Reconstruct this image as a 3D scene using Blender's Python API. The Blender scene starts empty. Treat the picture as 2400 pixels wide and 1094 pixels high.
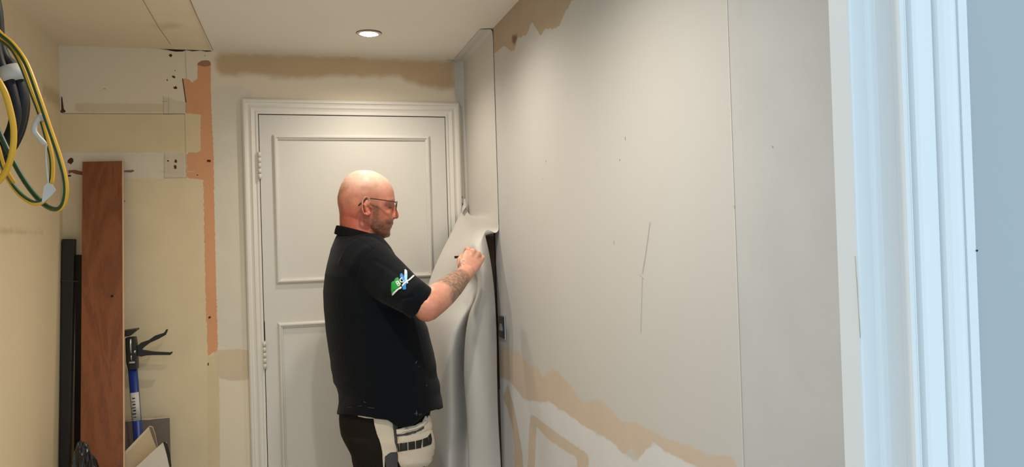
import bpy, bmesh, math, random
import numpy as np
from mathutils import Vector, Matrix, noise
from mathutils.bvhtree import BVHTree

random.seed(7)
rng = np.random.default_rng(7)
scn = bpy.context.scene
C = scn.collection

# ------------------------------------------------------------------ camera
H = 1.45                                   # lens height above the floor
F = 1823.0                                 # focal length in pixels of the 2400 wide frame
YAW, PITCH, ROLL = math.radians(15.979), math.radians(0.7035), math.radians(-1.778)
fw = np.array([math.sin(YAW) * math.cos(PITCH), math.cos(YAW) * math.cos(PITCH), math.sin(PITCH)])
r0 = np.array([math.cos(YAW), -math.sin(YAW), 0.0])
u0 = np.cross(r0, fw)
RT = r0 * math.cos(ROLL) + u0 * math.sin(ROLL)
UP = -r0 * math.sin(ROLL) + u0 * math.cos(ROLL)
O = np.array([0, 0, H])
cam = bpy.data.cameras.new('camera')
cam.sensor_fit = 'HORIZONTAL'; cam.sensor_width = 36.0; cam.lens = 36.0 * F / 2400.0
cam.clip_start = 0.02
camo = bpy.data.objects.new('camera', cam); C.objects.link(camo)
camo.matrix_world = Matrix(((RT[0], UP[0], -fw[0], 0), (RT[1], UP[1], -fw[1], 0), (RT[2], UP[2], -fw[2], H), (0, 0, 0, 1)))
scn.camera = camo

# ------------------------------------------------------------------ world (daylight of the room behind the photographer) and exposure
wd = bpy.data.worlds.new('daylight'); scn.world = wd; wd.use_nodes = True
wd.node_tree.nodes['Background'].inputs[0].default_value = (0.67, 0.86, 1.0, 1)
wd.node_tree.nodes['Background'].inputs[1].default_value = 1.10
vs = scn.view_settings
vs.view_transform = 'Standard'; vs.look = 'None'; vs.gamma = 1.0; vs.use_curve_mapping = False; vs.exposure = 0.20
LAMP_W = (12.6, 18.5, 35.0)           # the three bulbs, from the back of the room to the doorway
LAMP_COL = (1.0, 0.91, 0.78)
LAMP_SPOTS = [(0.306, 2.924), (0.32, 2.28), (0.18, 1.44)]

# ------------------------------------------------------------------ room measures (metres, floor at 0)
D = 3.3; XL = -0.823; XR = 0.749; ZC = H + 0.80


def ray(u, v):
    return (u - 1200) / F * RT + (547 - v) / F * UP + fw


def atY(u, v, y=D):
    d = ray(u, v); return O + d * (y / d[1])


def atX(u, v, x=XR):
    d = ray(u, v); return O + d * (x / d[0])


def atZ(u, v, z=ZC):
    d = ray(u, v); return O + d * ((z - H) / d[2])


# ------------------------------------------------------------------ helpers
def lin(c):
    out = []
    for x in c[:3]:
        x /= 255.0
        out.append(x / 12.92 if x <= 0.04045 else ((x + 0.055) / 1.055) ** 2.4)
    return tuple(out) + (1.0,)


def nd(nt, typ, **kw):
    n = nt.nodes.new(typ)
    for k, v in kw.items():
        setattr(n, k, v)
    return n


def mat(name, col, rough=0.6, var=0.06, vscale=6.0, bump=0.0, bscale=60.0, metal=0.0, spec=0.5, sss=0.0, emit=None, coat=0.0, stretch=None):
    m = bpy.data.materials.new(name); m.use_nodes = True
    nt = m.node_tree; b = nt.nodes['Principled BSDF']
    b.inputs['Roughness'].default_value = rough; b.inputs['Metallic'].default_value = metal
    b.inputs['Specular IOR Level'].default_value = spec; b.inputs['Coat Weight'].default_value = coat
    tc = nd(nt, 'ShaderNodeTexCoord'); src = tc.outputs['Object']
    if stretch:
        mp = nd(nt, 'ShaderNodeMapping'); mp.inputs['Scale'].default_value = stretch
        nt.links.new(src, mp.inputs[0]); src = mp.outputs[0]
    no = nd(nt, 'ShaderNodeTexNoise'); no.inputs['Scale'].default_value = vscale; no.inputs['Detail'].default_value = 5
    nt.links.new(src, no.inputs['Vector'])
    c = lin(col)
    mx = nd(nt, 'ShaderNodeMix', data_type='RGBA')
    mx.inputs[6].default_value = tuple(x * (1 - var) for x in c[:3]) + (1,)
    mx.inputs[7].default_value = tuple(min(1, x * (1 + var)) for x in c[:3]) + (1,)
    nt.links.new(no.outputs['Fac'], mx.inputs[0]); nt.links.new(mx.outputs[2], b.inputs['Base Color'])
    if bump:
        n2 = nd(nt, 'ShaderNodeTexNoise'); n2.inputs['Scale'].default_value = bscale; n2.inputs['Detail'].default_value = 4
        nt.links.new(src, n2.inputs['Vector'])
        bp = nd(nt, 'ShaderNodeBump'); bp.inputs['Strength'].default_value = bump; bp.inputs['Distance'].default_value = 0.004
        nt.links.new(n2.outputs['Fac'], bp.inputs['Height']); nt.links.new(bp.outputs[0], b.inputs['Normal'])
    if sss:
        b.inputs['Subsurface Weight'].default_value = sss
        b.inputs['Subsurface Radius'].default_value = (0.012, 0.005, 0.003); b.inputs['Subsurface Scale'].default_value = 0.6
    if emit:
        b.inputs['Emission Color'].default_value = emit[0] + (1,); b.inputs['Emission Strength'].default_value = emit[1]
    return m


def link(o, parent=None):
    C.objects.link(o)
    if parent is not None:
        o.parent = parent
        o.matrix_parent_inverse = Matrix.Translation(parent_loc(parent)).inverted()
    return o


def parent_loc(p):
    return p.location.copy()


def mesh(name, verts, faces, m=None, parent=None, smooth=False, fmat=None):
    me = bpy.data.meshes.new(name)
    me.from_pydata([tuple(map(float, v)) for v in verts], [], [tuple(f) for f in faces])
    for x in (m if isinstance(m, (list, tuple)) else [m]):
        if x is not None:
            me.materials.append(x)
    if fmat is not None:
        me.polygons.foreach_set('material_index', fmat)
    if smooth:
        me.polygons.foreach_set('use_smooth', [True] * len(me.polygons))
    me.validate(); me.update()
    bm = bmesh.new(); bm.from_mesh(me); bmesh.ops.recalc_face_normals(bm, faces=bm.faces); bm.to_mesh(me); bm.free()
    return link(bpy.data.objects.new(name, me), parent)


def empty(name, loc, label=None, cat=None, kind=None, group=None):
    o = bpy.data.objects.new(name, None); C.objects.link(o); o.location = tuple(map(float, loc)); o.empty_display_size = 0.05
    tag(o, label, cat, kind, group); return o


def tag(o, label=None, cat=None, kind=None, group=None):
    if label: o['label'] = label
    if cat: o['category'] = cat
    if kind: o['kind'] = kind
    if group: o['group'] = group
    return o


def box_vf(x0, x1, y0, y1, z0, z1):
    v = [(x0, y0, z0), (x1, y0, z0), (x1, y1, z0), (x0, y1, z0), (x0, y0, z1), (x1, y0, z1), (x1, y1, z1), (x0, y1, z1)]
    f = [(0, 3, 2, 1), (4, 5, 6, 7), (0, 1, 5, 4), (1, 2, 6, 5), (2, 3, 7, 6), (3, 0, 4, 7)]
    return v, f


def box(name, b, m, parent=None, bev=0.0, seg=2):
    v, f = box_vf(*b)
    o = mesh(name, v, f, m, parent)
    if bev:
        bevel(o, bev, seg)
    return o


def bevel(o, w, seg=2, ang=30):
    bm = bmesh.new(); bm.from_mesh(o.data)
    es = [e for e in bm.edges if len(e.link_faces) == 2 and e.calc_face_angle(0) > math.radians(ang)]
    bmesh.ops.bevel(bm, geom=es, offset=w, segments=seg, affect='EDGES', profile=0.6)
    bm.to_mesh(o.data); bm.free()


def prism(name, pts, vec, m, parent=None, bev=0.0):
    """closed prism from a planar outline and an extrusion vector"""
    n = len(pts); vec = np.array(vec)
    v = [np.array(p) for p in pts] + [np.array(p) + vec for p in pts]
    f = [tuple(range(n - 1, -1, -1)), tuple(range(n, 2 * n))] + [(i, (i + 1) % n, n + (i + 1) % n, n + i) for i in range(n)]
    o = mesh(name, v, f, m, parent)
    if bev:
        bevel(o, bev, 2)
    return o


def nrm(v):
    v = np.array(v, float); return v / (np.linalg.norm(v) + 1e-12)


def catmull(P, n):
    """n samples through control points P (k,d)"""
    P = np.array(P, float); k = len(P)
    t = np.linspace(0, k - 1, n); i = np.clip(t.astype(int), 0, k - 2); f = (t - i)[:, None]
    p0 = P[np.clip(i - 1, 0, k - 1)]; p1 = P[i]; p2 = P[i + 1]; p3 = P[np.clip(i + 2, 0, k - 1)]
    return 0.5 * ((2 * p1) + (-p0 + p2) * f + (2 * p0 - 5 * p1 + 4 * p2 - p3) * f ** 2 + (-p0 + 3 * p1 - 3 * p2 + p3) * f ** 3)


def loft_vf(rings, cap=True, closed=True):
    n = len(rings[0]); v = [p for r in rings for p in r]; f = []
    for i in range(len(rings) - 1):
        for j in range(n if closed else n - 1):
            a = i * n + j; b = i * n + (j + 1) % n
            f.append((a, b, b + n, a + n))
    if cap:
        f.append(tuple(range(n - 1, -1, -1))); f.append(tuple(range((len(rings) - 1) * n, len(rings) * n)))
    return v, f


def tube_rings(pts, rad, n=14, ref=None, ends=True):
    """rings along a polyline; rad = r or (a,b) for each point, a along ref-perpendicular, b along ref"""
    P = [np.array(p, float) for p in pts]; R = [(r, r) if np.isscalar(r) else r for r in rad]
    k = len(P); T = []
    for i in range(k):
        a = P[max(0, i - 1)]; b = P[min(k - 1, i + 1)]; T.append(nrm(b - a))
    if ref is None:
        ref = np.array([0, 0, 1.0]) if abs(T[0][2]) < 0.9 else np.array([1.0, 0, 0])
    up = np.array(ref, float); rings = []
    ang = np.linspace(0, 2 * math.pi, n, endpoint=False)

    def ring(p, t, ab, s=1.0):
        nonlocal up
        b = nrm(up - t * np.dot(up, t)); up = b; a = np.cross(t, b)
        return [p + s * (ab[0] * math.cos(q) * a + ab[1] * math.sin(q) * b) for q in ang]
    if ends:
        for s in (0.25, 0.6, 0.86):
            rr = max(R[0]); rings.append(ring(P[0] - T[0] * rr * math.sqrt(1 - s * s) * 0.9, T[0], R[0], s))
    for p, t, ab in zip(P, T, R):
        rings.append(ring(p, t, ab))
    if ends:
        for s in (0.86, 0.6, 0.25):
            rr = max(R[-1]); rings.append(ring(P[-1] + T[-1] * rr * math.sqrt(1 - s * s) * 0.9, T[-1], R[-1], s))
    return rings


def tube_vf(pts, rad, n=14, ref=None, ends=True):
    return loft_vf(tube_rings(pts, rad, n, ref, ends))


def tube(name, pts, rad, m, parent=None, n=12, smooth=True, ends=False, sm=0):
    if sm:
        pts = catmull(pts, sm); rad = [rad] * sm if np.isscalar(rad) else [x[0] for x in catmull([[r] for r in rad], sm)]
    elif np.isscalar(rad):
        rad = [rad] * len(pts)
    v, f = tube_vf(pts, rad, n, None, ends)
    return mesh(name, v, f, m, parent, smooth)


def ball_vf(c, r, nu=16, nv=10):
    r = (r, r, r) if np.isscalar(r) else r
    v = [(c[0], c[1], c[2] + r[2])]; f = []
    for i in range(1, nv):
        th = math.pi * i / nv
        for j in range(nu):
            ph = 2 * math.pi * j / nu
            v.append((c[0] + r[0] * math.sin(th) * math.cos(ph), c[1] + r[1] * math.sin(th) * math.sin(ph), c[2] + r[2] * math.cos(th)))
    v.append((c[0], c[1], c[2] - r[2])); L = len(v) - 1
    for j in range(nu):
        f.append((0, 1 + j, 1 + (j + 1) % nu)); f.append((L, L - nu + (j + 1) % nu, L - nu + j))
    for i in range(nv - 2):
        for j in range(nu):
            a = 1 + i * nu + j; b = 1 + i * nu + (j + 1) % nu
            f.append((a, a + nu, b + nu, b))
    return v, f


class Pieces:
    def __init__(s): s.v = []; s.f = []
    def add(s, vf):
        o = len(s.v); s.v += [tuple(map(float, p)) for p in vf[0]]; s.f += [tuple(i + o for i in q) for q in vf[1]]
    def remesh(s, name, vox, m, parent=None, smooth=4):
        me = bpy.data.meshes.new(name + '_src'); me.from_pydata(s.v, [], s.f); me.update()
        bm = bmesh.new(); bm.from_mesh(me); bmesh.ops.recalc_face_normals(bm, faces=bm.faces); bm.to_mesh(me); bm.free()
        t = bpy.data.objects.new(name + '_src', me); C.objects.link(t)
        md = t.modifiers.new('r', 'REMESH'); md.mode = 'VOXEL'; md.voxel_size = vox; md.use_smooth_shade = True
        if smooth:
            sm = t.modifiers.new('s', 'SMOOTH'); sm.iterations = smooth; sm.factor = 0.5
        dg = bpy.context.evaluated_depsgraph_get()
        out = bpy.data.meshes.new_from_object(t.evaluated_get(dg)); out.name = name
        bpy.data.objects.remove(t); bpy.data.meshes.remove(me)
        out.materials.clear()
        for x in (m if isinstance(m, (list, tuple)) else [m]):
            out.materials.append(x)
        out.polygons.foreach_set('use_smooth', [True] * len(out.polygons))
        return link(bpy.data.objects.new(name, out), parent)


def get_co(me):
    a = np.empty(len(me.vertices) * 3, np.float32); me.vertices.foreach_get('co', a); return a.reshape(-1, 3).astype(float)


def set_co(me, a):
    me.vertices.foreach_set('co', a.astype(np.float32).ravel()); me.update()


def get_no(me):
    a = np.empty(len(me.vertices) * 3, np.float32); me.vertices.foreach_get('normal', a); return a.reshape(-1, 3).astype(float)


def add_attr(me, name, vals):
    at = me.attributes.new(name, 'FLOAT', 'POINT'); at.data.foreach_set('value', np.asarray(vals, np.float32))


def sdf(poly, P):
    """signed distance, positive inside; poly (n,2), P (m,2)"""
    poly = np.array(poly, float); n = len(poly); d = np.full(len(P), 1e9); ins = np.zeros(len(P), bool)
    for i in range(n):
        a = poly[i]; b = poly[(i + 1) % n]; e = b - a; w = P - a
        t = np.clip((w @ e) / (e @ e + 1e-12), 0, 1); q = w - t[:, None] * e
        d = np.minimum(d, (q ** 2).sum(1))
        c1 = (a[1] <= P[:, 1]) & (b[1] > P[:, 1]); c2 = (a[1] > P[:, 1]) & (b[1] <= P[:, 1])
        cr = e[0] * w[:, 1] - e[1] * w[:, 0]
        ins ^= (c1 & (cr > 0)) | (c2 & (cr < 0))
    d = np.sqrt(d); return np.where(ins, d, -d)


def paint_mat(name, base, layers, rough=0.75, var=0.05, bump=0.12):
    """layers: (attr, colour, softness m, raggedness m, noise scale)"""
    m = bpy.data.materials.new(name); m.use_nodes = True; nt = m.node_tree; b = nt.nodes['Principled BSDF']
    b.inputs['Roughness'].default_value = rough; b.inputs['Specular IOR Level'].default_value = 0.3
    tc = nd(nt, 'ShaderNodeTexCoord')
    big = nd(nt, 'ShaderNodeTexNoise'); big.inputs['Scale'].default_value = 2.2; big.inputs['Detail'].default_value = 6
    nt.links.new(tc.outputs['Object'], big.inputs['Vector'])
    cur = nd(nt, 'ShaderNodeMix', data_type='RGBA'); c = lin(base)
    cur.inputs[6].default_value = tuple(x * (1 - var) for x in c[:3]) + (1,); cur.inputs[7].default_value = tuple(x * (1 + var) for x in c[:3]) + (1,)
    nt.links.new(big.outputs['Fac'], cur.inputs[0]); out = cur.outputs[2]
    for at, col, soft, rag, ns in layers:
        a = nd(nt, 'ShaderNodeAttribute', attribute_name=at)
        no = nd(nt, 'ShaderNodeTexNoise'); no.inputs['Scale'].default_value = ns; no.inputs['Detail'].default_value = 4
        nt.links.new(tc.outputs['Object'], no.inputs['Vector'])
        s1 = nd(nt, 'ShaderNodeMath', operation='MULTIPLY_ADD'); s1.inputs[1].default_value = 2 * rag; s1.inputs[2].default_value = -rag
        nt.links.new(no.outputs['Fac'], s1.inputs[0])
        s2 = nd(nt, 'ShaderNodeMath', operation='ADD'); nt.links.new(a.outputs['Fac'], s2.inputs[0]); nt.links.new(s1.outputs[0], s2.inputs[1])
        mr = nd(nt, 'ShaderNodeMapRange', interpolation_type='SMOOTHSTEP'); mr.inputs[1].default_value = -soft; mr.inputs[2].default_value = soft
        nt.links.new(s2.outputs[0], mr.inputs[0])
        n3 = nd(nt, 'ShaderNodeTexNoise'); n3.inputs['Scale'].default_value = 9; n3.inputs['Detail'].default_value = 5
        nt.links.new(tc.outputs['Object'], n3.inputs['Vector'])
        c = lin(col); cm = nd(nt, 'ShaderNodeMix', data_type='RGBA')
        cm.inputs[6].default_value = tuple(x * (1 - 1.6 * var) for x in c[:3]) + (1,); cm.inputs[7].default_value = tuple(min(1, x * (1 + 1.6 * var)) for x in c[:3]) + (1,)
        nt.links.new(n3.outputs['Fac'], cm.inputs[0])
        mx = nd(nt, 'ShaderNodeMix', data_type='RGBA')
        nt.links.new(mr.outputs[0], mx.inputs[0]); nt.links.new(out, mx.inputs[6]); nt.links.new(cm.outputs[2], mx.inputs[7]); out = mx.outputs[2]
    nt.links.new(out, b.inputs['Base Color'])
    n2 = nd(nt, 'ShaderNodeTexNoise'); n2.inputs['Scale'].default_value = 38; n2.inputs['Detail'].default_value = 5
    nt.links.new(tc.outputs['Object'], n2.inputs['Vector'])
    bp = nd(nt, 'ShaderNodeBump'); bp.inputs['Strength'].default_value = bump; bp.inputs['Distance'].default_value = 0.003
    nt.links.new(n2.outputs['Fac'], bp.inputs['Height']); nt.links.new(bp.outputs[0], b.inputs['Normal'])
    return m


def slab(name, axis, face, back, a0, a1, b0, b1, step, wob=0.0, seed=0.0):
    """wall with a fine grid on its room side. axis 0: plane x=face over (y,z); 1: y=face over (x,z); 2: z=face over (x,y)"""
    na = max(2, int(round((a1 - a0) / step)) + 1); nb = max(2, int(round((b1 - b0) / step)) + 1)
    A, B = np.meshgrid(np.linspace(a0, a1, na), np.linspace(b0, b1, nb), indexing='ij')
    w = np.zeros(A.shape)
    if wob:
        w = wob * (np.sin(A * 5.1 + seed) * 0.5 + np.sin(A * 9.7 + B * 1.3 + seed * 2) * 0.35 + np.sin(B * 4.3 + A * 2.0 + seed) * 0.4)

    def P(a, b, c):
        return {0: (c, a, b), 1: (a, c, b), 2: (a, b, c)}[axis]
    v = [P(A[i, j], B[i, j], face + w[i, j]) for i in range(na) for j in range(nb)]
    f = [(i * nb + j, (i + 1) * nb + j, (i + 1) * nb + j + 1, i * nb + j + 1) for i in range(na - 1) for j in range(nb - 1)]
    k = len(v); v += [P(a0, b0, back), P(a1, b0, back), P(a1, b1, back), P(a0, b1, back)]
    f.append((k, k + 1, k + 2, k + 3))
    f.append(tuple(i * nb for i in range(na)) + (k + 1, k)); f.append(tuple(i * nb + nb - 1 for i in range(na)) + (k + 2, k + 3))
    f.append(tuple(range(nb)) + (k + 3, k)); f.append(tuple((na - 1) * nb + j for j in range(nb)) + (k + 2, k + 1))
    o = mesh(name, v, f)
    co = get_co(o.data); idx = {0: (1, 2), 1: (0, 2), 2: (0, 1)}[axis]
    return o, co[:, idx]


def flat_piece(name, pts, n, m, parent, th=0.0008):
    """a thin piece lying on a surface: outline pts, normal n"""
    n = np.array(n, float)
    return prism(name, [np.array(p) + n * 0.0002 for p in pts], n * th, m, parent)


def blob_pts(c, r, k=9, jag=0.3, ax=(0, 2), stretch=(1, 1)):
    out = []
    for i in range(k):
        a = 2 * math.pi * i / k; q = r * (1 + jag * (random.random() * 2 - 1)); p = np.array(c, float)
        p[ax[0]] += q * math.cos(a) * stretch[0]; p[ax[1]] += q * math.sin(a) * stretch[1]; out.append(p)
    return out


# ------------------------------------------------------------------ materials
M = {}
M['white_gloss'] = mat('white_gloss_paint', (236, 231, 222), 0.35, 0.02, 5, 0.04, 30)
M['door_paint'] = mat('door_paint', (223, 219, 211), 0.42, 0.02, 5, 0.05, 30)
M['trim_cool'] = mat('white_trim_paint', (225, 226, 226), 0.4, 0.02, 5, 0.03, 30)
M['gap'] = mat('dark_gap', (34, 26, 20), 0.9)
M['hole'] = mat('hole_brown', (84, 48, 34), 0.9, 0.2, 40)
M['crack'] = mat('crack_grey', (186, 170, 144), 0.9)
M['paper'] = mat('lining_paper', (206, 202, 196), 0.7, 0.015, 4, 0.05, 150, spec=0.3)
M['lamp_trim'] = mat('lamp_trim', (225, 215, 200), 0.4)
M['lamp_glow'] = mat('lamp_glow', (255, 250, 240), 0.4, emit=((1.0, 0.94, 0.84), 25.0))
M['steel'] = mat('brushed_steel', (190, 190, 190), 0.3, metal=1.0)
M['black_nickel'] = mat('black_nickel', (38, 36, 36), 0.3, metal=0.6)
M['black_plastic'] = mat('black_plastic', (22, 21, 21), 0.45)
M['black_steel'] = mat('black_painted_steel', (24, 22, 21), 0.5, 0.3, 12, 0.1, 60)
M['blue_metal'] = mat('blue_painted_tube', (22, 52, 128), 0.35, 0.08)
M['label_white'] = mat('label_white', (205, 200, 190), 0.6)
M['ink'] = mat('label_ink', (40, 42, 60), 0.7)
M['grey_sheet'] = mat('grey_sheet', (118, 106, 96), 0.8, 0.06)
M['ragged_edge'] = mat('ragged_edge', (214, 196, 170), 0.8, 0.1)
M['cardboard'] = mat('board_face', (205, 182, 146), 0.8, 0.08, 9)
M['board_white'] = mat('board_white', (216, 206, 192), 0.75, 0.04)
M['bag'] = mat('black_polythene', (26, 24, 24), 0.28, 0.1)
M['yellow'] = mat('cable_yellow', (206, 150, 22), 0.45, 0.05)
M['green'] = mat('cable_green', (24, 62, 26), 0.45, 0.05)
M['cable_black'] = mat('cable_black', (9, 9, 10), 0.55, 0.1, spec=0.3)
M['tape'] = mat('pale_tape', (186, 178, 166), 0.5, 0.06)
M['shirt'] = mat('navy_polo_cotton', (15, 18, 23), 0.95, 0.12, 14, 0.06, 900, spec=0.1)
for _m in (M['shirt'],):
    _b = _m.node_tree.nodes['Principled BSDF']; _b.inputs['Sheen Weight'].default_value = 0.07; _b.inputs['Sheen Roughness'].default_value = 0.5
M['collar'] = mat('ribbed_collar', (10, 11, 14), 0.9, 0.1, 14, 0.3, 300, spec=0.15)
M['trouser'] = mat('black_trouser_cloth', (27, 22, 18), 0.85, 0.25, 12, 0.3, 300, spec=0.2)
M['cream_cloth'] = mat('cream_work_cloth', (212, 200, 182), 0.9, 0.08, 14, 0.3, 120)
M['grey_cloth'] = mat('grey_work_cloth', (66, 66, 68), 0.9, 0.35, 30, 0.3, 200)
M['smear'] = mat('dried_paste', (150, 148, 140), 0.9)
M['boot'] = mat('boot_leather', (48, 36, 26), 0.6, 0.1)
M['logo_green'] = mat('logo_green', (18, 150, 62), 0.7, 0.1, 80)
M['logo_blue'] = mat('logo_blue', (44, 130, 205), 0.7, 0.1, 80)
M['logo_light'] = mat('logo_pale_blue', (150, 205, 238), 0.7, 0.05)
M['logo_white'] = mat('logo_white', (226, 228, 222), 0.7)
M['spectacle'] = mat('spectacle_frame', (74, 66, 58), 0.3, metal=0.7)


def wood_mat():
    m = bpy.data.materials.new('oak_plank'); m.use_nodes = True; nt = m.node_tree; b = nt.nodes['Principled BSDF']
    b.inputs['Roughness'].default_value = 0.5
    tc = nd(nt, 'ShaderNodeTexCoord'); mp = nd(nt, 'ShaderNodeMapping'); mp.inputs['Scale'].default_value = (9, 9, 1.1)
    nt.links.new(tc.outputs['Object'], mp.inputs[0])
    n1 = nd(nt, 'ShaderNodeTexNoise'); n1.inputs['Scale'].default_value = 1.3; n1.inputs['Detail'].default_value = 3; n1.inputs['Distortion'].default_value = 0.6
    nt.links.new(mp.outputs[0], n1.inputs['Vector'])
    wv = nd(nt, 'ShaderNodeMath', operation='SINE'); ml = nd(nt, 'ShaderNodeMath', operation='MULTIPLY'); ml.inputs[1].default_value = 34
    nt.links.new(n1.outputs['Fac'], ml.inputs[0]); nt.links.new(ml.outputs[0], wv.inputs[0])
    mp2 = nd(nt, 'ShaderNodeMapping'); mp2.inputs['Scale'].default_value = (260, 260, 9); nt.links.new(tc.outputs['Object'], mp2.inputs[0])
    n2 = nd(nt, 'ShaderNodeTexNoise'); n2.inputs['Scale'].default_value = 1; n2.inputs['Detail'].default_value = 4
    nt.links.new(mp2.outputs[0], n2.inputs['Vector'])
    r1 = nd(nt, 'ShaderNodeMix', data_type='RGBA'); r1.inputs[6].default_value = lin((126, 70, 37)); r1.inputs[7].default_value = lin((142, 82, 45))
    mr = nd(nt, 'ShaderNodeMapRange'); mr.inputs[1].default_value = -1; mr.inputs[2].default_value = 1
    nt.links.new(wv.outputs[0], mr.inputs[0]); nt.links.new(mr.outputs[0], r1.inputs[0])
    r2 = nd(nt, 'ShaderNodeMix', data_type='RGBA', blend_type='MULTIPLY'); r2.inputs[0].default_value = 0.30
    cr = nd(nt, 'ShaderNodeValToRGB'); cr.color_ramp.elements[0].position = 0.35; cr.color_ramp.elements[0].color = (0.5, 0.45, 0.42, 1); cr.color_ramp.elements[1].position = 0.6
    nt.links.new(n2.outputs['Fac'], cr.inputs[0]); nt.links.new(r1.outputs[2], r2.inputs[6]); nt.links.new(cr.outputs[0], r2.inputs[7])
    nt.links.new(r2.outputs[2], b.inputs['Base Color'])
    return m


M['wood'] = wood_mat()
M['wood_edge'] = mat('pale_plank_edge', (214, 178, 140), 0.7, 0.08)


def glass_mat():
    m = bpy.data.materials.new('spectacle_lens'); m.use_nodes = True; nt = m.node_tree
    b = nt.nodes['Principled BSDF']; b.inputs['Base Color'].default_value = (0.95, 0.95, 0.95, 1)
    b.inputs['Transmission Weight'].default_value = 0.95; b.inputs['Roughness'].default_value = 0.03; b.inputs['IOR'].default_value = 1.15
    return m


M['lens'] = glass_mat()


def skin_mat():
    m = bpy.data.materials.new('skin'); m.use_nodes = True; nt = m.node_tree; b = nt.nodes['Principled BSDF']
    b.inputs['Roughness'].default_value = 0.42; b.inputs['Specular IOR Level'].default_value = 0.45
    b.inputs['Subsurface Weight'].default_value = 0.12; b.inputs['Subsurface Radius'].default_value = (0.012, 0.004, 0.002); b.inputs['Subsurface Scale'].default_value = 0.5
    at = nd(nt, 'ShaderNodeAttribute', attribute_name='tint')
    tc = nd(nt, 'ShaderNodeTexCoord'); n = nd(nt, 'ShaderNodeTexNoise'); n.inputs['Scale'].default_value = 45; n.inputs['Detail'].default_value = 5
    nt.links.new(tc.outputs['Object'], n.inputs['Vector'])
    mr = nd(nt, 'ShaderNodeMapRange'); mr.inputs[1].default_value = 0.3; mr.inputs[2].default_value = 0.7; mr.inputs[3].default_value = 0.88; mr.inputs[4].default_value = 1.08
    nt.links.new(n.outputs['Fac'], mr.inputs[0])
    mx = nd(nt, 'ShaderNodeVectorMath', operation='SCALE'); nt.links.new(at.outputs['Color'], mx.inputs[0]); nt.links.new(mr.outputs[0], mx.inputs['Scale'])
    nt.links.new(mx.outputs[0], b.inputs['Base Color'])
    bp = nd(nt, 'ShaderNodeBump'); bp.inputs['Strength'].default_value = 0.15; bp.inputs['Distance'].default_value = 0.002
    n2 = nd(nt, 'ShaderNodeTexNoise'); n2.inputs['Scale'].default_value = 220; nt.links.new(tc.outputs['Object'], n2.inputs['Vector'])
    nt.links.new(n2.outputs['Fac'], bp.inputs['Height']); nt.links.new(bp.outputs[0], b.inputs['Normal'])
    return m


M['skin'] = skin_mat()

# ================================================================== SETTING
# floor
fl = box('floor', (XL - 0.1, 1.2, -0.2, D + 0.1, -0.05, 0.0), mat('screed_floor', (226, 219, 207), 0.85, 0.15, 5, 0.2, 40))
tag(fl, 'bare dusty floor of the stripped room', 'floor', 'structure')

# ---- back wall
wb, P2 = slab('wall_back', 1, D, D + 0.1, XL - 0.1, XR + 0.1, 0.0, ZC + 0.02, 0.009)


def bk(*pp):
    return [(lambda q: (q[0], q[2]))(atY(u, v)) for u, v in pp]


add_attr(wb.data, 'band_pale', sdf(bk((100, 352), (438, 354), (438, 422), (100, 420)), P2))
add_attr(wb.data, 'yellow_a', sdf(bk((100, 268), (470, 267), (470, 357), (100, 357)), P2))
add_attr(wb.data, 'yellow_b', sdf(bk((100, 419), (475, 418), (480, 600), (488, 835), (487, 1094), (488, 1900), (80, 1900)), P2))
add_attr(wb.data, 'yellow_c', sdf(bk((486, 836), (513, 826), (516, 1094), (520, 1900), (487, 1900)), P2))
add_attr(wb.data, 'tan_strip', sdf(bk((176, 241), (432, 243), (432, 264), (176, 263)), P2))
add_attr(wb.data, 'orange', sdf(bk((463, 146), (494, 146), (494, 202), (497, 288), (501, 358), (502, 460), (506, 640), (511, 822), (498, 826), (487, 836), (482, 700), (476, 421),
                                    (438, 417), (437, 358), (470, 357), (470, 268), (435, 266), (437, 240), (429, 184), (445, 186), (452, 202), (456, 188), (462, 186)), P2))
add_attr(wb.data, 'red_top', sdf(bk((462, 152), (463, 148), (470, 143), (480, 140.5), (490, 142), (494, 147), (494, 155), (476, 156), (466, 153)), P2))
add_attr(wb.data, 'stain', sdf(bk((512, 122), (700, 128), (900, 136), (1062, 143), (1066, 204), (1040, 209), (1000, 204), (965, 192), (935, 180), (905, 178), (850, 180), (800, 176), (740, 181),
                                   (700, 184), (640, 180), (575, 171), (545, 177), (516, 174), (506, 160), (505, 140)), P2))
add_attr(wb.data, 'grey_box', sdf(bk((383, 226), (433, 240), (433, 267), (383, 267)), P2))
add_attr(wb.data, 'grey_box_b', sdf(bk((386, 359), (432, 357), (432, 417), (385, 417)), P2))
add_attr(wb.data, 'tan_patch', sdf(bk((500, 822), (545, 818), (586, 818), (588, 890), (540, 892), (512, 888)), P2))
add_attr(wb.data, 'new_coat', sdf(bk((497, 205), (560, 200), (590, 215), (590, 818), (545, 816), (512, 822), (506, 640)), P2))
wb.data.materials.append(paint_mat('stripped_back_wall', (234, 222, 200), [
    ('band_pale', (228, 216, 198), 0.004, 0.006, 60), ('tan_strip', (222, 204, 174), 0.004, 0.006, 40),
    ('yellow_a', (226, 207, 168), 0.002, 0.003, 90), ('yellow_b', (228, 210, 174), 0.002, 0.003, 90), ('yellow_c', (222, 204, 166), 0.003, 0.006, 60),
    ('grey_box', (218, 206, 182), 0.002, 0.003, 90), ('grey_box_b', (216, 204, 182), 0.002, 0.003, 90),
    ('new_coat', (226, 218, 202), 0.004, 0.006, 40), ('tan_patch', (218, 200, 172), 0.004, 0.012, 30),
    ('orange', (224, 164, 122), 0.0012, 0.006, 70), ('red_top', (166, 120, 100), 0.0012, 0.002, 60), ('stain', (200, 174, 140), 0.018, 0.014, 22)]))
tag(wb, 'stripped back wall with cream paint, orange plaster strip and brown stain', 'wall', 'structure')
NB = (0, -1, 0)


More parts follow.
